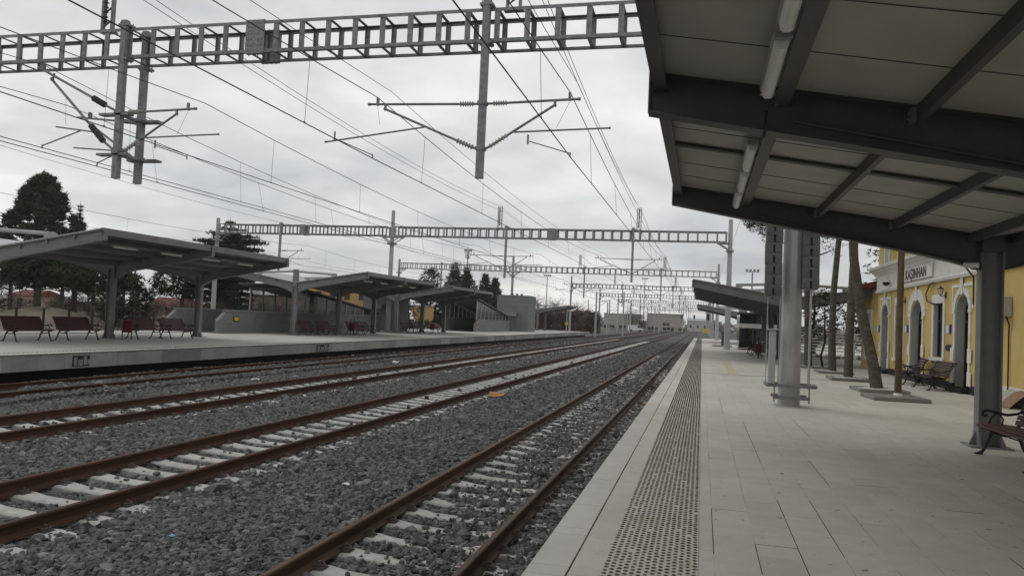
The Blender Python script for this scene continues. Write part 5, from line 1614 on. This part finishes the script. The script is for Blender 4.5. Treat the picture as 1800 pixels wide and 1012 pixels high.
t = thing('waiting_shelter', 'dark glazed waiting shelter with a pale band under the second near canopy', 'shelter', (2.9, 64, 0))
mb = MB(); mb.box(0, 4.2, 0, 5, .15, 2.9); mb.build('glass_wall', 'glass_dark', t)
mb = MB(); mb.box(-.05, 4.25, -.06, 5.05, 1.75, 2.1); mb.build('pale_band', 'house_white', t)
for k in range(5):
    mb = MB(); mb.box(k * 1.04 - .03, k * 1.04 + .03, -.05, -.002, 0, 1.749); mb.build('frame_post', 'grey_and_shaded_paint', t)
mb = MB(); mb.box(-.2, 4.4, -.2, 5.2, 2.901, 3.0); mb.build('shelter_roof', 'grey_and_shaded_paint', t)
# parked vans, little more than pale boxes with dark glass at this distance
def van(lab, x, y, rz=0.0):
    t = thing('parked_van', lab, 'van', (x, y, -.7), None, rz)
    mb = MB(); mb.prism([(-2.3, .35), (2.3, .35), (2.3, 1.0), (1.75, 1.2), (1.2, 2.0), (-2.25, 2.0)], 'y', -.9, .9); mb.build('van_body', 'white_paint', t, bevel=.06)
    mb = MB(); mb.prism([(1.72, 1.22), (1.25, 1.9), (.5, 1.9), (.5, 1.22)], 'y', -.91, .91); mb.build('window', 'glass_dark', t)
    for x_ in (-1.5, 1.5):
        for y_ in (-.85, .85):
            w_ = MB(); w_.tube((x_, y_ - .1, .34), (x_, y_ + .1, .34), .34, 14); w_.build('wheel', 'black_metal', t)
    return t
van('white van parked behind the benches of the third far canopy', -44.3, 110)
van('small white vehicle far off beyond the tracks, left of the pale warehouse', -20.8, 250, .3)
# far lattice and floodlight masts, signals, line side poles
def mast(lab, x, y, z0, h, ring=True):
    t = thing('floodlight_mast', lab, 'mast', (x, y, z0), 'floodlight masts')
    mb = MB(); mb.lathe([(.22, 0), (.12, h)], n=8); mb.build('mast_pole', 'galvanised_far', t)
    mb = MB()
    if ring:
        for a in range(8):
            q = a * math.pi / 4; mb.tube((.5 * math.cos(q), .5 * math.sin(q), h - 2.0), (.85 * math.cos(q), .85 * math.sin(q), h - .1), .05, 5)
            mb.box(.85 * math.cos(q) - .16, .85 * math.cos(q) + .16, .85 * math.sin(q) - .12, .85 * math.sin(q) + .12, h - .1, h + .3)
    else:
        mb.bar((-1.2, 0, h), (1.2, 0, h), .1, .1)
        for q in (-1.0, -.35, .35, 1.0): mb.box(q - .22, q + .22, -.15, .15, h + .05, h + .5)
    mb.build('lamp_head', 'galvanised_far', t)
mast('tall floodlight mast with a ring head above the spruces', -56.4, 180, -.8, 18.6)
mast('slim floodlight mast right of the lift tower', -50.4, 250, -.8, 17, False)
mast('floodlight mast seen right of the second portal pole', 8.8, 150, 0, 12.4, False)
mast('distant floodlight mast above the bare trees', -22.0, 300, -.8, 20, False)
GL = 'line side poles beyond the far platform end'
for k, (x, y, h, lab) in enumerate(((-17.0, 126, 7.4, 'leftmost line side pole at the far platform end'), (-18.0, 150, 6.4, 'thin line side pole right of the far platform end'), (-14.9, 150, 8.6, 'taller line side pole in front of the pale warehouse'), (-20.2, 172, 7.6, 'line side pole behind the far platform end'), (-19.5, 215, 7.8, 'line side pole at the left edge of the pale warehouse'), (-11.6, 215, 8.2, 'line side pole near the white railway car'), (-14.2, 240, 8.0, 'far line side pole before the bare trees'), (-30.5, 210, 8.6, 'line side pole standing in front of the brown thicket'), (-24.6, 262, 9.2, 'distant line side pole at the left half of the long warehouse'), (-17.2, 290, 9.5, 'distant line side pole between the two warehouses'), (-8.5, 330, 9.8, 'distant line side pole just left of the vanishing point'))):
    t = thing('line_pole', lab, 'pole', (x, y, -.8), GL)
    mb = MB(); mb.lathe([(.17, 0), (.12, h), (.05, h + .05)], n=8); mb.build('pole_shaft', 'pole_steel', t)
    mb = MB(); mb.tube((0, 0, h - 1.6), (2.2, 0, h - 1.3), .03, 5); mb.tube((0, 0, h - 2.6), (1.8, 0, h - 1.4), .03, 5); mb.build('pole_arm', 'galvanised_far', t)
def signal(lab, x, y, h, z0=-.8, hang=False):
    t = thing('railway_signal', lab, 'signal', (x, y, z0), 'railway signals down the line')
    mb = MB(); mb.tube((0, 0, 0), (0, 0, h), .07, 7); mb.build('signal_post', 'galvanised_far', t)
    mb = MB(); mb.box(-.28, .28, -.2, .0, h - .2, h + 1.0); mb.build('signal_head', 'black_metal', t, bevel=.05)
signal('black signal head right of the pale far warehouse', -7.6, 300, 5.6)
signal('black signal head over the tracks near the vanishing point', -2.5, 250, 5.2)
signal('signal near the end of the near platform', 1.0, 150, 4.0)
t = thing('distance_sign', 'small yellow sign on a post beyond the end of the near platform', 'sign', (.6, 130, -.8))
mb = MB(); mb.tube((0, 0, 0), (0, 0, 2.0), .05, 6); mb.build('sign_post', 'galvanised_far', t)
mb = MB(); mb.box(-.38, .38, -.04, -.0, 1.55, 2.25); mb.build('sign_face', 'yellow_sign', t)
t = thing('distance_sign', 'small round yellow sign on a pale pole under the small distant far canopy', 'sign', (-20.6, 119, 0))
mb = MB(); mb.tube((0, 0, 0), (0, 0, 3.2), .08, 8); mb.build('sign_post', 'pole_steel', t)
mb = MB(); mb.tube((0, -.12, 1.25), (0, -.09, 1.25), .27, 16); mb.build('sign_face', 'yellow_sign', t)
# cabinet on its kerb far down the near platform
t = thing('cabinet', 'slim dark grey cabinet on a pale base by the third near canopy', 'cabinet', (2.05, 72, 0))
mb = MB(); mb.box(-.32, .32, -.25, .25, .12, 1.25); mb.box(-.36, .36, -.29, .29, 1.251, 1.31); mb.build('cabinet_body', 'grey_and_shaded_paint', t, bevel=.02)
mb = MB(); mb.box(-1.1, .6, -.9, .5, 0, .12); mb.build('cabinet_base', 'kerb_concrete', t, bevel=.02)
# ================================================================== THIN HAZE
hz = bpy.data.materials.new('haze_air'); hz.use_nodes = True
t_ = hz.node_tree
for n_ in list(t_.nodes): t_.nodes.remove(n_)
ho = t_.nodes.new('ShaderNodeOutputMaterial'); hv = t_.nodes.new('ShaderNodeVolumePrincipled')
hv.inputs['Color'].default_value = (.90, .92, .95, 1); hv.inputs['Density'].default_value = 0.0002
t_.links.new(hv.outputs[0], ho.inputs['Volume'])
MATS['haze_air'] = hz
mb = MB(); mb.box(-705, 705, -85, 1425, -2.2, 24)
hb = mb.build('haze', 'haze_air', kind='stuff')
SC.cycles.volume_bounces = 1
